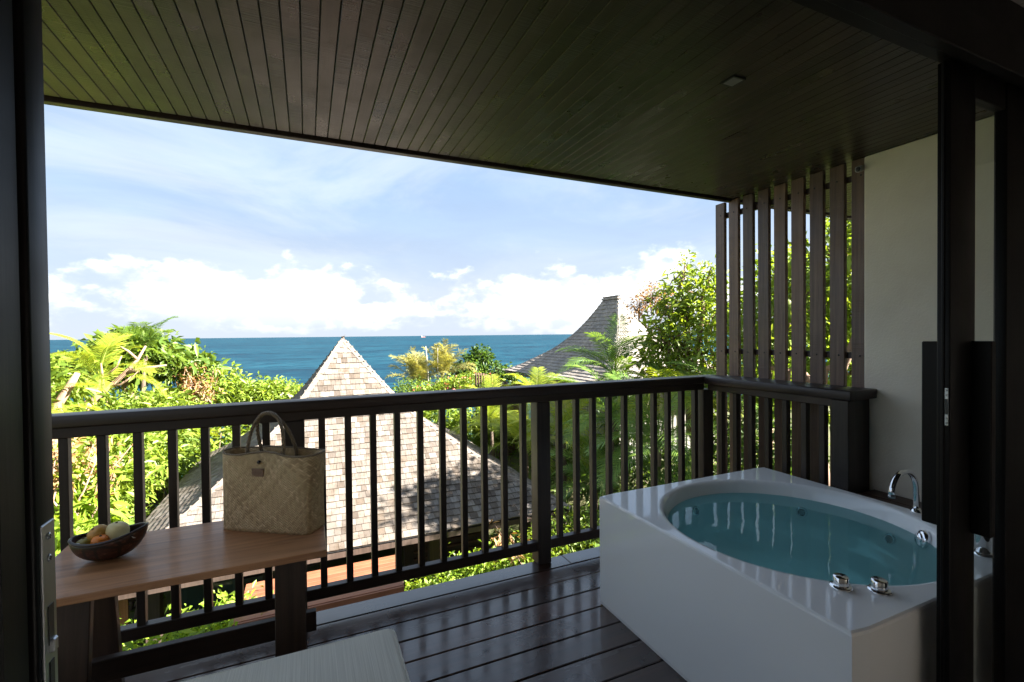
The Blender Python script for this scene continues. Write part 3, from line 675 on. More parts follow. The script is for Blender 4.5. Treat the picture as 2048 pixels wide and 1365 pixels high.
def make_fruit():
    Z = 0.6505; c = Vector((-0.712, 2.275, Z)); rz = R(-8); K = 0.79
    t = empty('coconut_bowl', c, 'dark boat shaped carved bowl holding fruit on the table', 'bowl', rz=rz)
    m = Mat('carved_shell'); v = m.coords(rand=False); vo = m.n('ShaderNodeTexVoronoi', feature='DISTANCE_TO_EDGE'); vo.inputs['Scale'].default_value = 15; m.l(v, vo.inputs['Vector'])
    st = m.noise(m.coords(rand=False, scale=(40, 140, 140)), 1.0, 3, 0.6)
    c1 = m.ramp(st, (0.40, (0.030, 0.010, 0.007)), (0.60, (0.085, 0.028, 0.018)), (0.74, (0.24, 0.14, 0.08)))
    c2 = m.mix(m.rng(vo.outputs['Distance'], 0.05, 0.10, 0, 1), (0.012, 0.008, 0.007), c1)
    m.l(c2, m.p.inputs['Base Color']); m.set(Roughness=0.35); m.bump(vo.outputs['Distance'], .2, .003)
    LX, LY, HH = 0.158*K, 0.098*K, 0.105*K
    def P(th, ph, k):       # ph 0 rim .. pi/2 keel
        x = LX*k*math.cos(th)*math.cos(ph)**.8; y = LY*k*math.sin(th)*math.cos(ph)**.8
        z = HH - HH*math.sin(ph)*(1 if k == 1 else .93) + (x/LX)**2*0.018*math.cos(ph) + x*0.10*math.cos(ph)
        return (x, y, max(z, 0.0))
    n = 48; rows = 12; b = MB(); vs = []; fs = []
    for k in range(rows, -1, -1):
        for i in range(n): vs.append(P(2*math.pi*i/n, k/rows*math.pi*.47, 1))
    for k in range(rows+1):
        for i in range(n):
            p = P(2*math.pi*i/n, k/rows*math.pi*.47, .935); vs.append((p[0], p[1], p[2]+(.0 if k == 0 else .004)))
    T = 2*rows+2
    for k in range(T-1):
        for i in range(n): fs.append((k*n+i, k*n+(i+1) % n, (k+1)*n+(i+1) % n, (k+1)*n+i))
    fs += [tuple(range(n-1, -1, -1)), tuple((T-1)*n+i for i in range(n))]
    b.add(vs, fs); b.build('shell', m.m, t, True)
    rim = [Vector(P(2*math.pi*i/n, 0, .968)) + Vector((0, 0, .001)) for i in range(n)]
    MB().tube(rim+[rim[0]], .0058, 8, False).build('rim', plain('dark_rim', (.03, .018, .016), .28), t, True)
    # folded napkin lining the bowl
    nv, nf = [], []; NX, NY = 22, 12; rg = np.random.default_rng(4)
    for j in range(NY+1):
        for i in range(NX+1):
            x = ((i/NX-.5)*.235+.012)*K; y = (j/NY-.5)*.125*K
            rr_ = min(1, (x/(LX*.93))**2+(y/(LY*.93))**2)
            nv.append((x, y, K*(.052+.056*rr_)+.006*math.sin(i*1.3+j*.7)+.004*math.sin(j*2.1)+rg.uniform(-.0015, .0015)))
    for j in range(NY):
        for i in range(NX): k = j*(NX+1)+i; nf.append((k, k+1, k+NX+2, k+NX+1))
    np_ = MB().add(nv, nf).build('napkin', plain('white_cloth', (.70, .72, .78), .85, bump=.2, bscale=300), None, True)
    np_.location = c; np_.rotation_euler = (0, 0, rz); tag(np_, 'folded white napkin lining the carved fruit bowl', 'napkin')
    mod = np_.modifiers.new('thick', 'SOLIDIFY'); mod.thickness = .002
    def fruit(name, label, loc, r, mat, sq=(1, 1, 1), stem=None, rot=(0, 0, 0)):
        r = r*K
        f = empty(name, c + Matrix.Rotation(rz, 3, 'Z') @ (Vector(loc)*K), label, 'fruit', 'fruit in the bowl'); f.rotation_euler = rot
        pr = [(0.0, -r)]+[(r*math.sin(a)*(1+.03*math.sin(3*a)), -r*math.cos(a)+(0.10*r*math.exp(-((math.pi-a)/.35)**2)*-1)) for a in np.linspace(.12, math.pi-.10, 18)]+[(0.0, r*.90)]
        o = MB().lathe(pr, 28).build('flesh', mat, f, True); o.scale = sq
        if stem: MB().lathe([(0, .004), (.003, .003), (.0045, 0)], 10).build('stem', stem, f, True, (0, 0, r*.905*sq[2]))
    def fm(name, a, b_, sc=14, bump=.15):
        m = Mat(name); v = m.coords(); m.l(m.ramp(m.noise(v, sc, 4, .6), (.35, a), (.65, b_)), m.p.inputs['Base Color']); m.set(Roughness=.38); m.bump(m.noise(v, 140, 2, .5), bump, .002); return m.m
    br = plain('fruit_stem', (.07, .05, .025), .7)
    fruit('melon', 'pale cream melon, largest fruit in the bowl', (.022, .018, .118), .052, fm('melon_skin', (.68, .52, .22), (.82, .68, .34), 9, .3), (1, 1, .94), br)
    fruit('mango', 'green and orange blushed fruit on top, left of the melon', (-.045, .000, .124), .043, fm('mango_skin', (.32, .20, .03), (.62, .29, .05), 10), (1.05, 1, .92), br, (R(20), R(-30), 0))
    fruit('tangerine', 'bright orange tangerine at the near side of the bowl', (-.020, -.040, .100), .034, fm('tangerine_skin', (.80, .19, .015), (.88, .26, .025), 30, .4), (1.05, 1.05, .9), br, (R(10), R(8), 0))
    fruit('green_orange', 'green brown fruit lowest at the left end of the bowl', (-.090, -.018, .088), .036, fm('green_skin', (.17, .17, .025), (.38, .26, .045), 12), (1.15, 1, .82), br, (0, R(-15), 0))
    fruit('small_brown_fruit', 'small brown fruit half hidden behind the melon', (.000, .060, .118), .028, fm('brown_skin', (.26, .17, .07), (.36, .25, .11), 20), (1, 1, 1), br)
make_fruit()

def make_daybed():
    x0, x1, y0, y1 = -1.35, 0.285, 1.06, 1.755; zt = 0.445
    t = empty('daybed', ((x0+x1)/2, (y0+y1)/2, 0), 'low daybed with a light grey striped cushion at the bottom edge', 'daybed')
    m = Mat('striped_canvas'); v = m.coords(rand=False, scale=(620, 3, 3)); s_ = m.noise(v, 1.0, 2, .5); w = m.noise(m.coords(rand=False, scale=(700, 700, 700)), 1.0, 2, .5)
    m.l(m.ramp(s_, (.36, (.60, .57, .50)), (.52, (.68, .65, .575)), (.68, (.76, .73, .65))), m.p.inputs['Base Color'])
    m.set(Roughness=.9, Specular_IOR_Level=.15, Sheen_Weight=.15); m.bump(m.mth('ADD', s_, w), .35, .0015)
    bm = bmesh.new(); bmesh.ops.create_cube(bm, size=1.0); bmesh.ops.scale(bm, vec=(x1-x0, y1-y0, .13), verts=bm.verts)
    bmesh.ops.bevel(bm, geom=list(bm.edges), offset=.035, segments=5, profile=.5, affect='EDGES')
    bmesh.ops.subdivide_edges(bm, edges=[e for e in bm.edges if e.calc_length() > .3], cuts=14, use_grid_fill=True)
    for p in bm.verts:
        ex = min(1, (((x1-x0)/2-abs(p.co.x))/.25)); ey = min(1, (((y1-y0)/2-abs(p.co.y))/.2))
        if p.co.z > 0: p.co.z += .018*max(0, ex)*max(0, ey)
        p.co.z += .0016*math.sin(p.co.x*19)*math.sin(p.co.y*23)
    me = bpy.data.meshes.new('cushion'); bm.to_mesh(me); bm.free(); me.materials.append(m.m); me.polygons.foreach_set('use_smooth', [True]*len(me.polygons))
    cu = link('cushion', me, t, (0, 0, zt-.065-.018))
    hx, hy = (x1-x0)/2-.0105, (y1-y0)/2-.0105; pts = []
    for cx_, cy_, a0 in ((hx-.03, hy-.03, 0), (-hx+.03, hy-.03, 90), (-hx+.03, -hy+.03, 180), (hx-.03, -hy+.03, 270)):
        for k in range(7): a = R(a0+k*15); pts.append((cx_+.032*math.cos(a), cy_+.032*math.sin(a), .0545))
    MB().tube(pts+[pts[0]], .0036, 6, False).build('piping', m.m, cu, True)
    link('base_frame', cbox('base_frame', x1-x0-.05, y1-y0-.05, .285, M_tbeam, .004), t, (0, 0, .1435))
make_daybed()

# ------------------------------------------------------------------ shingled villas
def shingle_mesh(mat, n=4):
    out = []
    rr = random.Random(11)
    for k in range(n):
        b = MB(); t0, t1 = .016, .004; L = 1.42; sk = rr.uniform(-.03, .03)
        vs = [(-.5, -.5+sk, t0), (.5, -.5-sk, t0), (.5, L-.5, t1), (-.5, L-.5, t1), (-.5, -.5+sk, 0), (.5, -.5-sk, 0), (.5, L-.5, 0), (-.5, L-.5, 0)]
        b.add(vs, [(0, 1, 2, 3), (0, 4, 5, 1), (1, 5, 6, 2), (3, 7, 4, 0), (2, 6, 7, 3)])
        me = bpy.data.meshes.new('shingle'); me.from_pydata(b.v, [], b.f); me.update(); me.materials.append(mat); out.append(me)
    return out
def hip_roof(parent, cx, cy, left, right, front, back, prof, ze, mat, expo, wr, singles, seed, ridge=0.0):
    """prof: (run fraction, rise) from eave to apex. Returns nothing; shingles become parts."""
    rr = random.Random(seed); org = Vector(parent.location); P = [(a, b) for a, b in prof]
    def rise(u):
        for (a, b), (c, d) in zip(P, P[1:]):
            if u <= c: return b+(d-b)*(u-a)/(c-a)
        return P[-1][1]
    def smooth_rise(u):
        h = .05; return (rise(max(0, u-h))+2*rise(u)+rise(min(1, u+h)))/4 if h < u < 1-h else rise(u)
    faces = {'front': (Vector((0, 1, 0)), Vector((1, 0, 0)), front, left, right), 'back': (Vector((0, -1, 0)), Vector((-1, 0, 0)), back, right, left),
             'left': (Vector((1, 0, 0)), Vector((0, -1, 0)), left, back, front), 'right': (Vector((-1, 0, 0)), Vector((0, 1, 0)), right, front, back)}
    cand = []; rest = MB()
    top = Vector((cx, cy, 0))
    for fn, (inn, al, depth, wl, wr_) in faces.items():
        rg = ridge if fn in ('front', 'back') else 0.0; rgl = 0.0 if fn in ('front', 'back') else ridge
        # ridge runs along y: front/back faces stop at the ridge end
        dep = depth-rg
        N = 400; us = [k/N for k in range(N+1)]; s = [0.0]
        for k in range(N): s.append(s[-1]+math.hypot(dep/N, smooth_rise(us[k+1])-smooth_rise(us[k])))
        def at_s(q):
            q = max(0, min(s[-1], q)); lo = 0
            import bisect
            lo = min(N-1, max(0, bisect.bisect_right(s, q)-1)); f = (q-s[lo])/max(1e-9, s[lo+1]-s[lo]); u = (lo+f)/N
            return u, u*dep, smooth_rise(u)
        # deck sheet under the shingles
        sh = MB(); M_ = 24
        for k in range(M_+1):
            u, run, z = at_s(s[-1]*k/M_)
            base = top - inn*depth + inn*run
            hl = wl*(1-u)+rgl*u; hr = wr_*(1-u)+rgl*u
            sh.v += [tuple(base-al*hl+Vector((0, 0, ze+z-.012))-org), tuple(base+al*hr+Vector((0, 0, ze+z-.012))-org)]
            if k: q = 2*k; sh.f.append((q-2, q-1, q+1, q))
        sh.build('roof_sheathing', M_dark, parent)
        rows = int(s[-1]/expo)
        for r in range(rows+1):
            q0 = r*expo; u0, run0, z0 = at_s(q0); u1, run1, z1 = at_s(q0+expo)
            if u0 >= .995: break
            base = top-inn*depth+inn*((run0+run1)/2) + Vector((0, 0, ze+(z0+z1)/2))
            um = u0*.3+u1*.7; hl = wl*(1-um)+rgl*um; hr = wr_*(1-um)+rgl*um
            sl = (inn*(run1-run0)+Vector((0, 0, z1-z0))).normalized(); nn = al.cross(sl).normalized()
            if nn.z < 0: nn = -nn
            x = -hl - rr.uniform(0, .05)
            while x < hr:
                w = rr.uniform(*wr); a, b = max(-hl, x), min(hr, x+w); x += w+.004
                if b-a < .02: continue
                c = base+al*((a+b)/2) + nn*rr.uniform(0.004, .009)
                tl = (sl + nn*-0.055).normalized(); n2 = al.cross(tl).normalized()
                if n2.z < 0: n2 = -n2
                al2 = (al + tl*rr.uniform(-.03, .03)).normalized()
                M = Matrix((al2*(b-a), tl*expo*rr.uniform(.96, 1.04), n2*rr.uniform(.8, 1.3))).transposed().to_4x4(); M.translation = c-org
                cand.append((fn, (c-Vector((0, 0, 1.5))).length, M))
    ms = shingle_mesh(mat)
    vis = sorted([c for c in cand if c[0] == 'front'], key=lambda c: c[1])[:singles]; ids = set(id(c) for c in vis)
    for c in vis:
        o = link('shingle', rr.choice(ms), parent); o.matrix_local = c[2]
    bases = [([Vector(v.co) for v in m.vertices], [tuple(p.vertices) for p in m.polygons]) for m in ms]
    for c in cand:
        if id(c) in ids: continue
        vs, fs = rr.choice(bases); rest.add([c[2] @ v for v in vs], fs)
    me = bpy.data.meshes.new('shingle_field'); me.from_pydata(rest.v, [], rest.f); me.update(); me.materials.append(mat)
    tag(link('shingle_field', me, parent), kind='stuff')
    # hip boards
    for sx, sy, wx, wy in ((-1, -1, left, front), (1, -1, right, front), (-1, 1, left, back), (1, 1, right, back)):
        pts = []
        for k in range(15):
            u = k/14*.985; run = u
            pts.append(Vector((cx+sx*wx*(1-u), cy+sy*(wy*(1-u)+ridge*u), ze+smooth_rise(u)+.022)))
        for k in range(14):
            a, b = pts[k], pts[k+1]; d = (b-a).normalized(); s_ = d.cross(Vector((0, 0, 1))).normalized(); up = s_.cross(d).normalized()
            w = .075; bb = MB(); lap = d*.004
            for sgn in (-1, 1):
                o0 = s_*sgn*w-up*.05
                bb.add([a+up*.014-lap, a+o0+up*.014-lap, b+o0+up*.011, b+up*.011, a-lap, a+o0-lap, b+o0-up*.01, b-up*.01], [(0, 1, 2, 3), (4, 7, 6, 5), (0, 4, 5, 1), (1, 5, 6, 2), (2, 6, 7, 3), (3, 7, 4, 0)])
            o = bb.build('hip_board', M_cap if mat is M_sh else M_sh2, parent); o.location = -org

def villa_one():
    cx, cy = 0.76, 11.38; ze = -1.8
    v = empty('pavilion', (cx, cy, -4.3), 'open pavilion with a steep flared brown shingle roof below the balcony', 'pavilion')
    prof = [(0, 0), (.57/3.78, .30), (.95/3.78, .51), (1.48/3.78, .885), (2.29/3.78, 1.48), (2.83/3.78, 2.03), (1, 3.265)]
    hip_roof(v, cx, cy, 3.46, 3.78, 3.78, 3.78, prof, ze, M_sh, .140, (.075, .14), 300, 21)
    def vp(name, x0, x1, y0, y1, z0, z1, mat, c=.004): return part(name, x0, x1, y0, y1, z0, z1, mat, v, c)
    fin = MB().lathe([(0.0, .05), (.02, .035), (.07, -.04), (.09, -.08)], 4); fin.build('apex_cap', M_cap, v, False, (0, 0, 1.455+4.3-.02))
    for x0, x1, y0, y1 in ((-2.68, 4.52, 7.62, 7.66), (-2.68, 4.52, 15.08, 15.12), (-2.68, -2.64, 7.67, 15.07), (4.48, 4.52, 7.67, 15.07)):
        vp('eave_board', x0, x1, y0, y1, ze-.13, ze-.035, M_vwall)
    for x in (-2.1, -.6, 2.05, 3.9):
        for y in (8.3, 14.5): vp('post', x-.09, x+.09, y-.09, y+.09, -4.3, ze+.25, M_vwall)
    vp('ceiling_panel', -2.6, 4.4, 7.7, 15.0, ze+.0, ze+.03, M_vwall)
    # back wall and timber louvres on the right
    vp('wall', -2.4, 4.1, 12.75, 12.9, -4.3, ze, M_vwall)
    vp('wall', 1.95, 4.0, 10.6, 10.7, -4.3, ze, M_vwall)
    for k in range(13): vp('louvre', 2.15, 3.75, 10.50, 10.59, -4.1+k*.16, -4.06+k*.16, M_fence, .003)
    gl = vp('window', -2.3, -1.5, 11.2, 11.25, -4.2, -2.1, M_glass, 0)
    vp('wall', -2.45, -1.35, 11.35, 11.45, -4.3, ze, plain('teal_wall', (.05, .085, .075), .6))
    sd = empty('timber_platform', (.2, 7.2, -4.3), 'sunlit terracotta timber platform at the pavilion eave behind the table', 'platform')
    for k in range(6): part('platform_board', -.84, 1.26, 6.86+k*.112, 6.86+k*.112+.106, -2.03, -2.0, M_terra, sd, .003)
    part('platform_frame', -.83, 1.25, 6.87, 7.52, -2.14, -2.031, M_vwall, sd, .003)
    for x in (-.7, .2, 1.1):
        for y in (6.95, 7.42): part('leg', x-.05, x+.05, y-.05, y+.05, -4.4, -2.141, M_vwall, sd, .003)
    bn = empty('timber_bench', (.15, 6.5, -4.3), 'long terracotta coloured timber bench in front of the sunlit platform', 'bench')
    for k in range(2): part('bench_board', -.86, 1.16, 6.38+k*.125, 6.38+k*.125+.119, -1.94, -1.90, M_terra, bn, .004)
    part('bench_face', -.86, 1.16, 6.35, 6.377, -2.02, -1.91, M_terra, bn, .003)
    for x in (-.7, .15, 1.0): part('leg', x-.06, x+.06, 6.42, 6.58, -4.4, -1.945, M_conc, bn, .004)
villa_one()
def villa_two():
    cx, cy = 10.35, 14.3; ze = 0.0
    v = empty('far_villa', (cx, cy, -2.6), 'grey villa with a tall swooping shingle roof beyond the palms', 'villa')
    prof = [(0, 0), (.15, .20), (.27, .42), (.51, .88), (.72, 1.48), (.877, 2.14), (1, 2.78)]
    hip_roof(v, cx, cy, 2.75, 2.75, 3.75, 3.75, prof, ze, M_sh2, .17, (.11, .19), 120, 5, ridge=.45)
    def vp(name, x0, x1, y0, y1, z0, z1, mat, c=.004): return part(name, x0, x1, y0, y1, z0, z1, mat, v, c)
    vp('ridge_board', cx-.09, cx+.09, cy-.5, cy+.5, ze+2.76, ze+2.82, M_sh2)
    for x0, x1, y0, y1 in ((7.62, 13.08, 10.57, 10.61), (7.62, 13.08, 17.99, 18.03), (7.62, 7.66, 10.62, 17.98), (13.04, 13.08, 10.62, 17.98)):
        vp('eave_board', x0, x1, y0, y1, ze-.12, ze-.035, M_vwall)
    vp('wall', 8.4, 12.3, 11.4, 17.2, -2.8, ze+.1, M_grayboard, 0)
    y = 11.45
    me = cbox('batten', .03, .05, 2.75, M_grayboard, .004)
    while y < 17.15:
        link('batten', me, v, Vector((8.385, y, -1.35))-Vector(v.location)); y += .19
    x = 8.5
    me2 = cbox('batten', .05, .03, 2.75, M_grayboard, .004)
    while x < 12.3:
        link('batten', me2, v, Vector((x, 11.385, -1.35))-Vector(v.location)); x += .19
villa_two()

# ------------------------------------------------------------------ plants
def fast_mesh(name, V, F, mat, smooth=False):
    """V (n,3), F list of int arrays (k, m) with equal m per array"""
    me = bpy.data.meshes.new(name); me.vertices.add(len(V)); me.vertices.foreach_set('co', np.asarray(V, np.float32).ravel())
    loops = np.concatenate([f.ravel() for f in F]); tot = np.concatenate([np.full(len(f), f.shape[1]) for f in F])
    me.loops.add(len(loops)); me.loops.foreach_set('vertex_index', loops.astype(np.int32))
    start = np.concatenate([[0], np.cumsum(tot)[:-1]]); me.polygons.add(len(tot)); me.polygons.foreach_set('loop_start', start.astype(np.int32))
    try: me.polygons.foreach_set('loop_total', tot.astype(np.int32))
    except Exception: pass
    me.update(calc_edges=True); me.validate(); me.materials.append(mat); return me
def leaves(P, Dr, L, W, rng, fold=0.25, droop=0.25):
    """leaf blades: root points P, directions Dr, lengths L, width ratio W -> V, F (quads folded on the midrib)"""
    n = len(P); Dr = Dr/np.linalg.norm(Dr, axis=1, keepdims=True)
    rv = rng.normal(size=(n, 3)); rv[:, 2] += 0.9
    S = np.cross(Dr, rv); S /= np.linalg.norm(S, axis=1, keepdims=True)+1e-9; U = np.cross(S, Dr)
    L = L[:, None]; w = L*W
    tip = P + Dr*L - np.array([0, 0, 1])*L*droop; mid = P + Dr*L*.48 - np.array([0, 0, 1])*L*droop*.25
    A = mid + S*w*.5 + U*w*fold; B = mid - S*w*.5 + U*w*fold
    V = np.stack([P, A, tip, B], 1).reshape(-1, 3); k = np.arange(n)[:, None]*4
    F = np.concatenate([k + np.array([0, 1, 2]), k + np.array([0, 2, 3])])
    return V, F
def crown_points(lobes, n, rng, shell=0.55):
    """points through ellipsoid lobes, thicker towards the surface, with gaps"""
    vol = np.array([l[3]*l[4]*l[5] for l in lobes])**.72; pk = rng.choice(len(lobes), n, p=vol/vol.sum()); L = np.array(lobes)[pk]
    d = rng.normal(size=(n, 3)); d /= np.linalg.norm(d, axis=1, keepdims=True); r = (shell + (1-shell)*rng.random(n))[:, None]
    r *= (1+.22*np.sin(d[:, :1]*5+L[:, :1]*3)*np.sin(d[:, 1:2]*6+L[:, 1:2])*np.sin(d[:, 2:]*5+1))
    return L[:, :3]+d*r*L[:, 3:], d
def leafy(name, lobes, clumps, per, size, wid, mat, seed, spread=.16, shell=.5, droop=.3):
    rng = np.random.default_rng(seed); C, d = crown_points(lobes, clumps, rng, shell)
    P = np.repeat(C, per, 0)+rng.normal(size=(clumps*per, 3))*spread*np.array([1, 1, .7]); D = np.repeat(d, per, 0)*.7+rng.normal(size=(clumps*per, 3))*.75
    D[:, 2] += .15
    V, F = leaves(P, D, size*(0.42+1.05*rng.random(len(P))**1.4), wid, rng, droop=droop)
    return fast_mesh(name, V, [F], mat), C
def limb(b, p, q, r0, r1, rng, wob=.12, n=6):
    p, q = Vector(p), Vector(q); pts = []; Lr = (q-p).length
    for k in range(n+1):
        f = k/n; w = wob*Lr*math.sin(f*math.pi)*.35
        pts.append(p.lerp(q, f)+Vector(rng.normal(size=3))*w*.6 if 0 < k < n else p.lerp(q, f))
    b.tube(pts, [r0+(r1-r0)*k/n for k in range(n+1)], 7); return pts
def tree(name, label, base, fork, lobes, clumps, per, size, wid, leaf, bark, seed, r0=.13, cat='tree', group=None, twigs=110, extra=None, **kw):
    rng = np.random.default_rng(seed); gz = float(ground_z(base[0], base[1]))-.1; B = Vector((base[0], base[1], gz))
    t = empty(name, B, label, cat, group)
    me, C = leafy('crown', lobes, clumps, per, size, wid, leaf, seed, **kw); o = link('crown', me, t); o.location = -B
    b = MB(); F = Vector(fork); limb(b, B, F, r0, r0*.7, rng, .10, 7)
    ends = []
    for l in lobes:
        q = Vector(l[:3])-Vector((0, 0, l[5]*.3)); limb(b, F, q, r0*.6, r0*.25, rng, .3, 7); ends.append(q)
    for k in range(twigs):
        c = Vector(C[rng.integers(len(C))]); e = min(ends, key=lambda v: (v-c).length); limb(b, e, c, r0*.2, r0*.05, rng, .35, 5)
    if extra: extra(b, rng)
    o = b.build('trunk', bark, t, True); o.location = -B
    return t
def bush(name, label, lobes, clumps, per, size, wid, leaf, seed, cat='bush', group=None, flowers=None, stems=14, **kw):
    c = np.mean(np.array(lobes)[:, :3], 0); gz = float(ground_z(c[0], c[1]))-.1; B = Vector((c[0], c[1], gz)); rng = np.random.default_rng(seed)
    t = empty(name, B, label, cat, group); me, C = leafy('foliage', lobes, clumps, per, size, wid, leaf, seed, **kw); o = link('foliage', me, t); o.location = -B
    b = MB()
    for k in range(stems): q = Vector(C[rng.integers(len(C))]); limb(b, B+Vector((rng.normal()*.2, rng.normal()*.2, 0)), q, .035, .008, rng, .25, 6)
    o = b.build('stems', M_bark2, t, True); o.location = -B
    if flowers:
        P, d = crown_points(lobes, flowers[0], rng, .9); P = P[d[:, 1] < .4]; d = d[d[:, 1] < .4]
        V, F = leaves(np.repeat(P, 5, 0), np.repeat(d, 5, 0)+rng.normal(size=(len(P)*5, 3))*.6, np.full(len(P)*5, flowers[2]), .8, rng)
        o = link('blossoms', fast_mesh('blossoms', V, [F], flowers[1]), t); o.location = -B
    return t
def frond_mesh(name, mat, seed, L=1.6, pairs=31, leaf=.56, up=.5, sag=1.0, plume=.0):
    rng = np.random.default_rng(seed); b = MB(); pts = []
    for k in range(15):
        f = k/14; pts.append(Vector((L*f*(1-.12*sag*f), 0, L*(up*f-sag*.62*f*f))))
    b.tube(pts, [.016*(1-.85*k/14) for k in range(15)], 5)
    V = [np.array(b.v)]; F4 = [np.array([f for f in b.f if len(f) == 4])]; base = len(b.v); vs = []; fs = []
    for i in range(pairs):
        f = .16+.84*i/(pairs-1); k = f*14; i0 = min(13, int(k)); p = pts[i0].lerp(pts[i0+1], k-i0); t = (pts[i0+1]-pts[i0]).normalized()
        ll = leaf*(math.sin(math.pi*(.18+.74*f))**.7)*rng.uniform(.85, 1.1)
        for s in (-1, 1):
            side = Vector((0, s, 0)); d = (side*(1-.35*f)+t*(.45+.5*f)+Vector((rng.normal()*plume, rng.normal()*plume, .30+rng.normal()*plume*.6))).normalized()
            nrm = t.cross(d).normalized(); w = .0145*(L/1.6)
            m1 = p+d*ll*.5-Vector((0, 0, ll*.06)); tp = p+d*ll-Vector((0, 0, ll*rng.uniform(.22, .42))); wd = d.cross(nrm).normalized() if False else t
            q = base+len(vs); vs += [p-wd*w*.6, p+wd*w*.6, m1+wd*w, m1-wd*w, tp]; fs.append((q, q+1, q+2, q+3, q+4))
    V.append(np.array([tuple(v) for v in vs])); q = np.array(fs)
    return fast_mesh(name, np.concatenate(V), [F4[0], q[:, [0, 1, 2, 3]], q[:, [3, 2, 4]]], mat)
FR = {'palm': [frond_mesh('frond', G_palm, s, up=u, sag=g) for s, u, g in ((1, .55, 1.0), (2, .8, 1.15), (3, .35, .9), (4, 1.0, 1.0))],
      'bright': [frond_mesh('frond', G_palmy, s, up=u, sag=g) for s, u, g in ((5, .6, 1.0), (6, .95, 1.1), (7, .4, .9))],
      'plume': [frond_mesh('frond', G_straw, s, L=1.6, pairs=50, leaf=.5, up=u, sag=g, plume=.35) for s, u, g in ((8, 1.3, 1.0), (9, 1.0, 1.0))]}
def palm(label, x, y, z, n, size, kind, seed, tilt=(.0, .75), cat='palm', name='palm_tree', group='palms around the villas', trunk=.06):
    rng = random.Random(seed); gz = float(ground_z(x, y))-.1; t = empty(name, (x, y, gz), label, cat, group); h = z-gz
    b = MB(); pts = [(.08*math.sin(k*1.1+seed)*h*.12, .05*math.cos(k+seed)*h*.1, h*k/8) for k in range(9)]; pts[0] = (0, 0, 0)
    b.tube(pts, [trunk*(1.25-.5*k/8)*(1+.06*(k % 2)) for k in range(9)], 9); b.build('trunk', M_bark2, t, True)
    c = Vector(pts[-1])
    for k in range(n):
        a = k*2.399963+rng.uniform(-.25, .25); el = tilt[0]+(tilt[1]-tilt[0])*(k/max(1, n-1))+rng.uniform(-.12, .12)
        o = link('frond', rng.choice(FR[kind]), t, c+Vector((0, 0, rng.uniform(-.08, .05))), (rng.uniform(-.25, .25), -el+.35, a)); s_ = size*rng.uniform(.85, 1.15); o.scale = (s_, s_, s_)
    return t
# ------------------------------------------------------------------ planting, left
def pale_limbs(b, rng):
    for P, rs in ((((-4.75, 13.6, -.35), (-4.5, 13.5, .08), (-4.15, 13.5, .40), (-3.85, 13.5, .72), (-3.66, 13.6, 1.0), (-3.5, 13.6, 1.32)), (.075, .07, .06, .05, .035, .02)),
                  (((-4.3, 13.5, .28), (-4.25, 13.4, .62), (-4.28, 13.4, .95)), (.04, .03, .014)), (((-3.85, 13.5, .70), (-3.5, 13.5, .80), (-3.1, 13.6, .85)), (.05, .035, .02)),
                  (((-3.66, 13.6, 1.0), (-3.80, 13.5, 1.2), (-3.95, 13.5, 1.32)), (.035, .025, .012)), (((-4.5, 13.5, .08), (-5.0, 13.3, -.6), (-5.2, 13.4, -2.0), (-5.2, 13.4, -4.3)), (.10, .13, .15, .17)),
                  (((-4.25, 13.4, .6), (-4.0, 13.4, .85), (-3.9, 13.4, 1.1)), (.03, .02, .01)), (((-4.15, 13.5, .4), (-3.9, 13.3, .45), (-3.55, 13.3, .75)), (.035, .025, .012))):
        b.tube(P, rs, 9)
tree('frangipani_tree', 'spreading tree with pale bare limbs rising left of the pavilion', (-4.6, 15.5), (-4.4, 15.8, -1.0),
     [(-4.45, 16.2, 1.02, 1.25, 1.0, .62), (-3.55, 16.2, .80, .75, .8, .45), (-5.3, 15.6, .75, .9, .9, .5), (-3.0, 16.4, .62, .55, .6, .34), (-4.3, 15.4, 1.25, .7, .6, .40)],
     440, 13, .27, .36, G_mid, M_bark, 31, r0=.16, twigs=90, extra=pale_limbs, spread=.15, shell=.45)
tree('stump_limb_tree', 'pollarded tree with one thick pale limb near the left jamb', (-4.9, 12.3), (-4.62, 12.1, .05),
     [(-5.05, 12.6, .55, .75, .7, .55), (-5.5, 12.2, .15, .7, .7, .7)], 150, 12, .22, .36, G_bright, M_bark, 32, r0=.13, twigs=26,
     extra=lambda b, rng: b.tube([(-4.75, 12.0, -.5), (-4.5, 12.0, .25), (-4.3, 12.0, .62), (-4.2, 12.0, .82)], [.10, .085, .07, .045], 9))
palm('young palm with arched fronds in front of the pale limbed tree', -4.45, 13.9, .55, 13, .85, 'bright', 41, (.1, 1.25))
palm('small palm spearing above the left tree crown', -3.95, 15.2, 1.05, 9, .75, 'palm', 42, (.5, 1.35))
palm('low palm at the far left beside the door jamb', -5.0, 11.6, -.1, 11, .85, 'bright', 43, (.2, 1.2))
bush('leafy_shrub', 'broad yellow green shrub behind the pavilion, left of its roof apex', [(-2.3, 16.6, -.15, .95, .8, .62), (-1.45, 16.8, -.35, .8, .7, .5), (-3.1, 16.3, -.3, .8, .7, .6)], 420, 14, .20, .30, G_bright, 51)
bush('leafy_shrub', 'white blossomed shrub touching the left slope of the pavilion roof', [(-.9, 16.9, -.42, .85, .7, .42), (-.2, 17.2, -.6, .7, .6, .4)], 260, 14, .17, .4, G_bright, 52, flowers=(70, G_white, .10))
bush('leafy_shrub', 'dense bright shrub under the pale limbed tree', [(-4.0, 13.6, -.55, 1.1, .8, .75), (-3.5, 14.6, -.6, .8, .8, .7)], 420, 15, .21, .30, G_bright, 53)
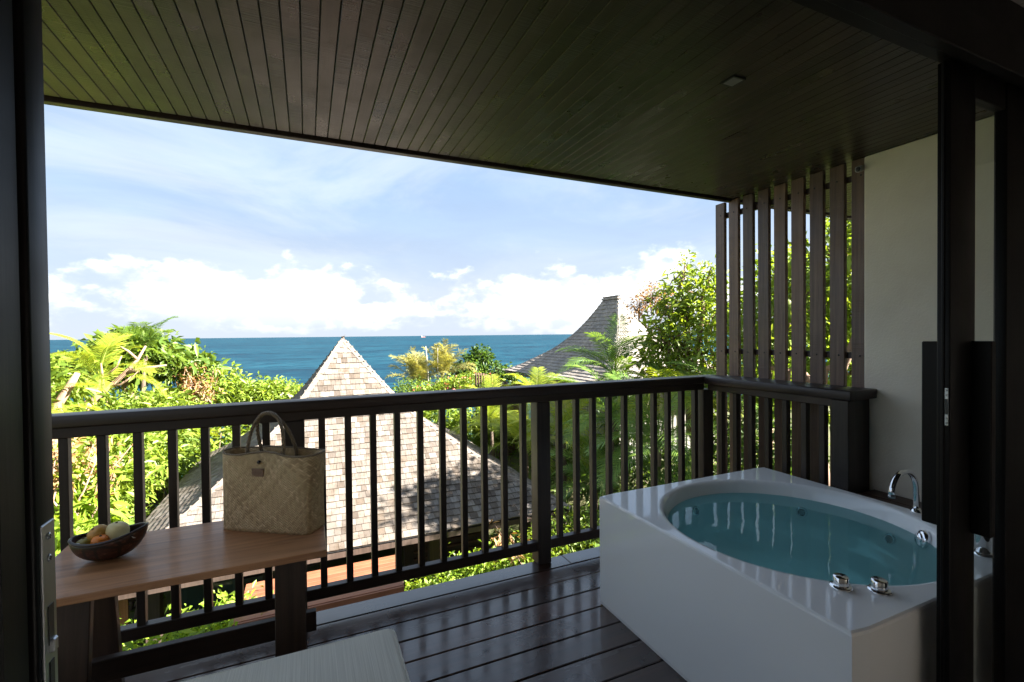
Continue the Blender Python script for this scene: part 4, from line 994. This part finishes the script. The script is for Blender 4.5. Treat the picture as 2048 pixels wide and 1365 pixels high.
bush('leafy_shrub', 'light green shrub at the left behind the railing top', [(-5.1, 12.6, -.55, .9, .8, .75), (-5.6, 11.8, -.9, .8, .8, .9)], 330, 15, .19, .32, G_yel, 54)
bush('leafy_hedge', 'green thicket behind the left slope of the pavilion roof', [(-2.6, 16.3, -1.5, 1.0, .7, .8), (-3.5, 15.9, -1.6, .8, .7, .9), (-1.6, 16.6, -1.5, .9, .6, .8), (-3.4, 14.4, -1.9, .5, .9, .8)], 420, 14, .22, .3, G_bright, 151)
bush('leafy_hedge', 'green thicket behind the right slope of the pavilion roof', [(3.3, 17.4, -1.8, 1.0, .8, .8), (4.5, 17.0, -1.6, .9, .7, .8), (5.4, 16.2, -1.9, .8, .7, .8), (6.4, 15.9, -1.9, .8, .7, .8)], 420, 14, .22, .3, G_bright, 152)
def dry_stalks(x0, x1, y0, y1, z0, z1, n, seed, name, label):
    rng = np.random.default_rng(seed); t = empty(name, ((x0+x1)/2, (y0+y1)/2, float(ground_z((x0+x1)/2, (y0+y1)/2))), label, 'shrub'); b = MB(); m = []
    for k in range(n):
        p = Vector((rng.uniform(x0, x1), rng.uniform(y0, y1), z0+rng.uniform(-.3, .2))); q = p+Vector((rng.normal()*.35, rng.normal()*.2, (z1-z0)*rng.uniform(.5, 1.1)))
        pts = limb(b, p, q, .022, .006, rng, .35, 5); m += [pts[3], pts[4], pts[5]]
    o = b.build('stalks', M_bark, t, True); o.location = -Vector(t.location)
    P = np.array([tuple(v) for v in m]); P = np.repeat(P, 4, 0)+rng.normal(size=(len(m)*4, 3))*.07
    V, F = leaves(P, rng.normal(size=P.shape), np.full(len(P), .16), .3, rng); o = link('dry_leaves', fast_mesh('dry_leaves', V, [F], G_dry), t); o.location = -Vector(t.location)
dry_stalks(-3.3, -2.5, 15.6, 16.2, -.4, .55, 34, 61, 'dry_shrub', 'dry tan stalks right of the pale limbed tree')
dry_stalks(-4.3, -3.5, 10.0, 11.3, -1.6, -.25, 46, 62, 'dry_shrub', 'tangle of dry brown stalks seen between the leftmost balusters')
bush('leafy_shrub', 'bright large leaved shrub between the leftmost balusters', [(-4.05, 10.6, -1.35, .75, .7, .85), (-3.65, 9.6, -2.1, .7, .7, .8)], 300, 12, .26, .34, G_yel, 55)
bush('leafy_shrub', 'pale green shrub left of the fruit bowl behind the balusters', [(-3.65, 11.8, -1.35, .6, .8, .85), (-3.5, 12.8, -1.1, .7, .8, .7)], 330, 13, .22, .30, G_bright, 56)
bush('leafy_shrub', 'feathery green shrub hugging the left eave of the pavilion', [(-3.35, 13.6, -1.35, .55, .8, .7), (-3.25, 10.6, -2.35, .42, .8, .7)], 260, 14, .24, .2, G_mid, 57)
palm('low palm pressed against the left pavilion eave', -3.2, 14.6, -1.0, 10, .7, 'bright', 44, (.1, 1.1))
of = empty('orange_fence', (-3.6, 9.4, -4.3), 'orange timber board fence behind the leftmost plants', 'fence')
rr = random.Random(9)
for k in range(11):
    x = -4.35+k*.145; part('fence_board', x, x+.128, 9.55, 9.575, -4.3, -1.75+rr.uniform(-.05, .05), M_orange, of, .003)
for z in (-3.6, -2.2): part('fence_rail', -4.4, -2.75, 9.58, 9.63, z, z+.08, M_orange, of, .003)
bush('yellow_shrub', 'yellow green shrub under the stretcher of the wooden table', [(-1.7, 6.2, -2.15, .85, .6, .42), (-.95, 6.7, -2.25, .6, .5, .42), (-2.4, 5.8, -2.05, .6, .6, .5)], 460, 12, .12, .36, G_yel, 58, spread=.12, shell=.7)
bush('yellow_shrub', 'sprawling leafy shrub below the left balusters near the jamb', [(-3.0, 5.9, -2.6, .8, .7, .7), (-3.4, 7.0, -2.7, .6, .7, .7)], 320, 12, .14, .36, G_bright, 59, spread=.12, shell=.7)
# under the railing, in front of the pavilion eave
bush('yellow_shrub', 'sunlit yellow green shrub below the bottom rail left of centre post', [(1.75, 7.05, -2.62, .55, .4, .42), (2.35, 7.05, -2.5, .5, .4, .42), (2.95, 7.0, -2.45, .5, .4, .42)], 480, 12, .105, .36, G_yel, 71, spread=.11, shell=.7)
bush('yellow_shrub', 'thin twiggy shrub at the foot of the centre post', [(3.55, 7.0, -2.25, .42, .35, .45), (4.0, 7.0, -2.15, .36, .35, .40)], 200, 11, .11, .36, G_bright, 72, spread=.13, shell=.7)
bush('yellow_shrub', 'leafy shrub beside the left wall of the tub below deck', [(4.45, 6.9, -2.15, .42, .4, .5), (4.9, 6.6, -2.25, .45, .4, .5)], 240, 11, .11, .36, G_mid, 73, spread=.13, shell=.7)
dry_stalks(2.6, 4.6, 6.9, 7.2, -3.0, -1.95, 26, 63, 'dry_shrub', 'dry reddish twigs poking through the shrubs below the railing')
# ------------------------------------------------------------------ planting, centre
palm('pale feathery plume plant rising before the sea, left one', 5.2, 24, -1.1, 26, 1.05, 'plume', 81, (.15, 1.45), 'plume plant', 'plume_plant', 'plume plants before the sea', .09)
palm('taller feathery plume plant beside the dark sea grape', 6.5, 24, -.75, 26, 1.05, 'plume', 82, (.15, 1.45), 'plume plant', 'plume_plant', 'plume plants before the sea', .09)
for i_, (x, z0, z1, lx) in enumerate(((5.75, -1.3, .95, -.18), (6.15, -1.0, .85, .05))):
    s_ = empty('flower_spike', (x, 23.6, z0-2.5), ('left' if i_ == 0 else 'right')+'most of two thin tan flower spikes above the plume plants', 'flower spike', 'flower spikes')
    MB().tube([(0, 0, 0), (lx*.5, 0, 2.5+(z1-z0)*.5), (lx, 0, 2.5+z1-z0)], [.03, .028, .015], 6).build('stalk', M_grayboard, s_, True)
bush('flowering_shrub', 'green shrub dotted with pink blossoms beside the brown fence', [(7.0, 20.2, -.85, 1.1, .9, .62), (6.1, 20.8, -1.05, .9, .8, .6), (5.2, 21.2, -1.3, .9, .8, .6)], 620, 13, .15, .42, G_bright, 83, flowers=(150, G_flower, .085))
bush('flowering_shrub', 'dark small leaved shrub right of the pavilion roof before the sea', [(4.5, 22.0, -1.25, .8, .7, .6), (4.0, 21.5, -1.9, .9, .8, .6)], 330, 13, .15, .45, G_mid, 84)
tree('sea_grape_tree', 'dark round leaved tree standing out against the sea', (10.4, 28), (10.3, 28, -2.6),
     [(9.4, 28, -.35, 1.0, .8, .55), (10.3, 28, -.05, .75, .7, .6), (11.1, 28, -.9, 1.0, .8, .55), (12.2, 28.2, -1.15, .9, .8, .42), (8.9, 28, -1.0, .8, .8, .6), (9.9, 28, .35, .35, .4, .4)], 330, 10, .27, .62, G_dark, M_bark2, 85, twigs=60, spread=.16)
fe = empty('brown_fence', (6.8, 17, -3.5), 'weathered brown board fence with a stepped curved top', 'fence')
me_f = {}
for k in range(28):
    f = k/27; x = 6.0+1.95*f; y = 17.2-1.3*math.sin(f*math.pi)*.5-.5*f
    top = .02-.33*smooth(.05, .5, f) + (.10*math.sin((f-.55)/.45*math.pi) if f > .55 else 0) - (.16 if f > .5 else 0)
    part('fence_board', x, x+.066, y, y+.03, -4.0, float(top), M_fence, fe, .002)
for z in (-.95, -.62): part('fence_rail', 6.0, 7.95, 17.35, 17.4, z, z+.07, M_fence, fe, .003)
palm('bright yellow green palm before the grey villa wall', 6.75, 13.4, -.75, 15, .8, 'bright', 86, (.2, 1.35))
palm('bright palm beside the brown fence', 5.7, 14.6, -1.05, 13, .85, 'bright', 87, (.1, 1.3))
palm('yellow green palm just right of the pavilion hip', 5.1, 13.2, -1.45, 14, .95, 'bright', 88, (.0, 1.3))
palm('arching palm behind the balusters left of the centre post', 5.5, 11.6, -1.55, 14, .95, 'bright', 89, (.0, 1.25))
palm('lush palm right of the centre post', 5.9, 10.2, -1.05, 15, .95, 'bright', 90, (-.1, 1.2))
palm('tall palm in front of the swooping grey roof', 7.25, 9.9, .50, 17, .95, 'palm', 91, (-.35, 1.2), trunk=.075)
palm('drooping dark palm behind the middle of the right balusters', 6.3, 8.7, -.45, 16, .95, 'palm', 92, (-.35, 1.1))
palm('drooping dark palm nearest the tub corner', 6.4, 7.3, -.75, 15, .95, 'palm', 93, (-.4, 1.0))
palm('dense bright palm left of the corner post', 7.35, 8.1, -.05, 16, .95, 'bright', 94, (-.35, 1.0))
palm('low shaded palm at the foot of the right palm clump', 5.75, 8.6, -1.9, 14, .85, 'palm', 95, (-.1, 1.2))
palm('low palm behind the white tub rim', 6.0, 6.6, -1.7, 14, .85, 'palm', 96, (-.2, 1.1))
palm('upright palm behind the corner post', 8.3, 7.4, .15, 15, .95, 'palm', 97, (-.3, 1.0))
# ------------------------------------------------------------------ planting, right
tree('broadleaf_tree', 'tall bright broadleaf tree left of the slatted screen', (9.2, 9.0), (9.0, 9.1, -.3),
     [(8.75, 9.3, 1.45, .85, .8, .8), (9.0, 9.2, 2.5, .72, .7, .62), (8.1, 9.3, .75, .65, .6, .6), (9.5, 8.9, 1.9, .8, .8, .9), (9.3, 8.8, 2.95, .5, .5, .45), (8.75, 8.6, .35, .8, .7, .7), (8.55, 9.3, 2.2, .5, .5, .5), (8.95, 9.2, 3.2, .22, .25, .4), (9.45, 8.9, .6, .7, .6, .7), (8.35, 9.2, 1.5, .5, .5, .6)],
     440, 11, .20, .34, G_bright, M_bark, 101, r0=.15, twigs=120, spread=.15, shell=.35)
tree('broadleaf_tree', 'yellow green broadleaf tree seen through the left screen slats', (9.8, 7.4), (9.6, 7.4, -.2),
     [(9.5, 7.5, 1.7, .95, .9, .9), (9.9, 7.2, 2.7, .8, .8, .7), (9.3, 7.0, .7, .9, .8, .8), (10.4, 7.2, 1.8, .9, .9, 1.0)], 480, 13, .19, .34, G_yel, M_bark, 102, r0=.15, twigs=70, spread=.17, shell=.35)
tree('broadleaf_tree', 'bright tree seen through the right screen slats', (9.3, 5.4), (9.2, 5.4, -.2),
     [(9.0, 5.6, 1.9, .95, .9, .9), (9.4, 5.2, 2.8, .8, .8, .7), (8.8, 5.2, .8, .9, .9, .8), (9.7, 4.6, 1.9, .9, .9, 1.0)], 480, 13, .19, .34, G_yel, M_bark, 103, r0=.15, twigs=70, spread=.17, shell=.35)
tree('broadleaf_tree', 'loose leaved tree close behind the middle of the slatted screen', (7.7, 4.8), (7.6, 4.9, .2),
     [(7.3, 5.2, 1.9, .7, .7, .7), (7.9, 4.7, 2.7, .8, .8, .7), (6.8, 5.6, 1.35, .5, .5, .5), (8.3, 4.3, 3.3, .7, .7, .6)], 230, 12, .19, .34, G_bright, M_bark, 106, r0=.12, twigs=60, spread=.17, shell=.3)
tree('bare_twig_tree', 'half bare tree with small russet leaves beside the grey roof peak', (9.0, 11.0), (8.9, 10.4, .6),
     [(8.35, 10.3, 2.25, .38, .35, .5), (8.75, 10.3, 2.5, .42, .35, .5), (9.1, 10.2, 2.4, .4, .4, .5)], 130, 7, .09, .45, G_dry, M_bark2, 104, r0=.07, twigs=120, spread=.12, shell=.2)
bush('leafy_shrub', 'deep green undergrowth filling the slope below the screen', [(8.0, 6.2, -1.2, 1.0, .9, 1.0), (8.9, 7.0, -.9, 1.0, .9, 1.1), (7.6, 9.6, -1.2, .9, .9, 1.0), (6.9, 7.6, -1.9, .8, .8, .8), (6.6, 10.2, -2.0, .8, .8, .8)], 520, 13, .20, .3, G_dark, 105)
# leaf litter and ground cover
def cover():
    rng = np.random.default_rng(77); n = 26000; x = rng.uniform(-9, 13, n); y = rng.uniform(3.2, 24, n)
    k = ~((x > -2.4) & (x < 4.2) & (y > 8.2) & (y < 14.6)); x, y = x[k], y[k]; P = np.stack([x, y, ground_z(x, y)+rng.uniform(0, .12, len(x))], 1)
    D = rng.normal(size=P.shape); D[:, 2] = abs(D[:, 2])+.4; V, F = leaves(P, D, .10+.16*rng.random(len(x)), .35, rng)
    tag(link('ground_cover', fast_mesh('ground_cover', V, [F], G_mid)), 'low leafy ground cover over the garden slope', 'ground cover', kind='stuff')
    n = 9000; x = rng.uniform(-40, 55, n); y = rng.uniform(22, 60, n); P = np.stack([x, y, ground_z(x, y)+rng.uniform(0, .9, n)], 1)
    D = rng.normal(size=P.shape); D[:, 2] = abs(D[:, 2])+.2; V, F = leaves(P, D, .5+.5*rng.random(n), .5, rng)
    tag(link('far_scrub', fast_mesh('far_scrub', V, [F], G_mid)), 'low scrub on the slope down to the sea', 'scrub', kind='stuff')
cover()
# ------------------------------------------------------------------ ship on the horizon
sh = empty('cargo_ship', (2080, 9000, -36), 'tiny pale ship on the horizon between the two roofs', 'ship')
b = MB(); b.add([(-40, -6, 0), (34, -6, 0), (44, 0, 9), (34, 6, 0), (-40, 6, 0), (-42, -7, 9), (36, -7, 9), (36, 7, 9), (-42, 7, 9)], [(0, 1, 6, 5), (1, 2, 6), (1, 3, 2), (3, 4, 8, 7), (3, 7, 2), (4, 0, 5, 8), (5, 6, 2, 7, 8), (0, 4, 3, 1)])
b.build('hull', plain('ship_red', (.35, .10, .08), .6), sh)
MB().box(-38, -22, -6, 6, 9.1, 24).box(-34, -28, -3, 3, 24, 31).build('bridge', plain('ship_white', (.75, .75, .75), .6), sh)
MB().box(-16, 28, -5, 5, 9.1, 13).build('cargo_deck', plain('ship_cargo', (.45, .40, .36), .7), sh)
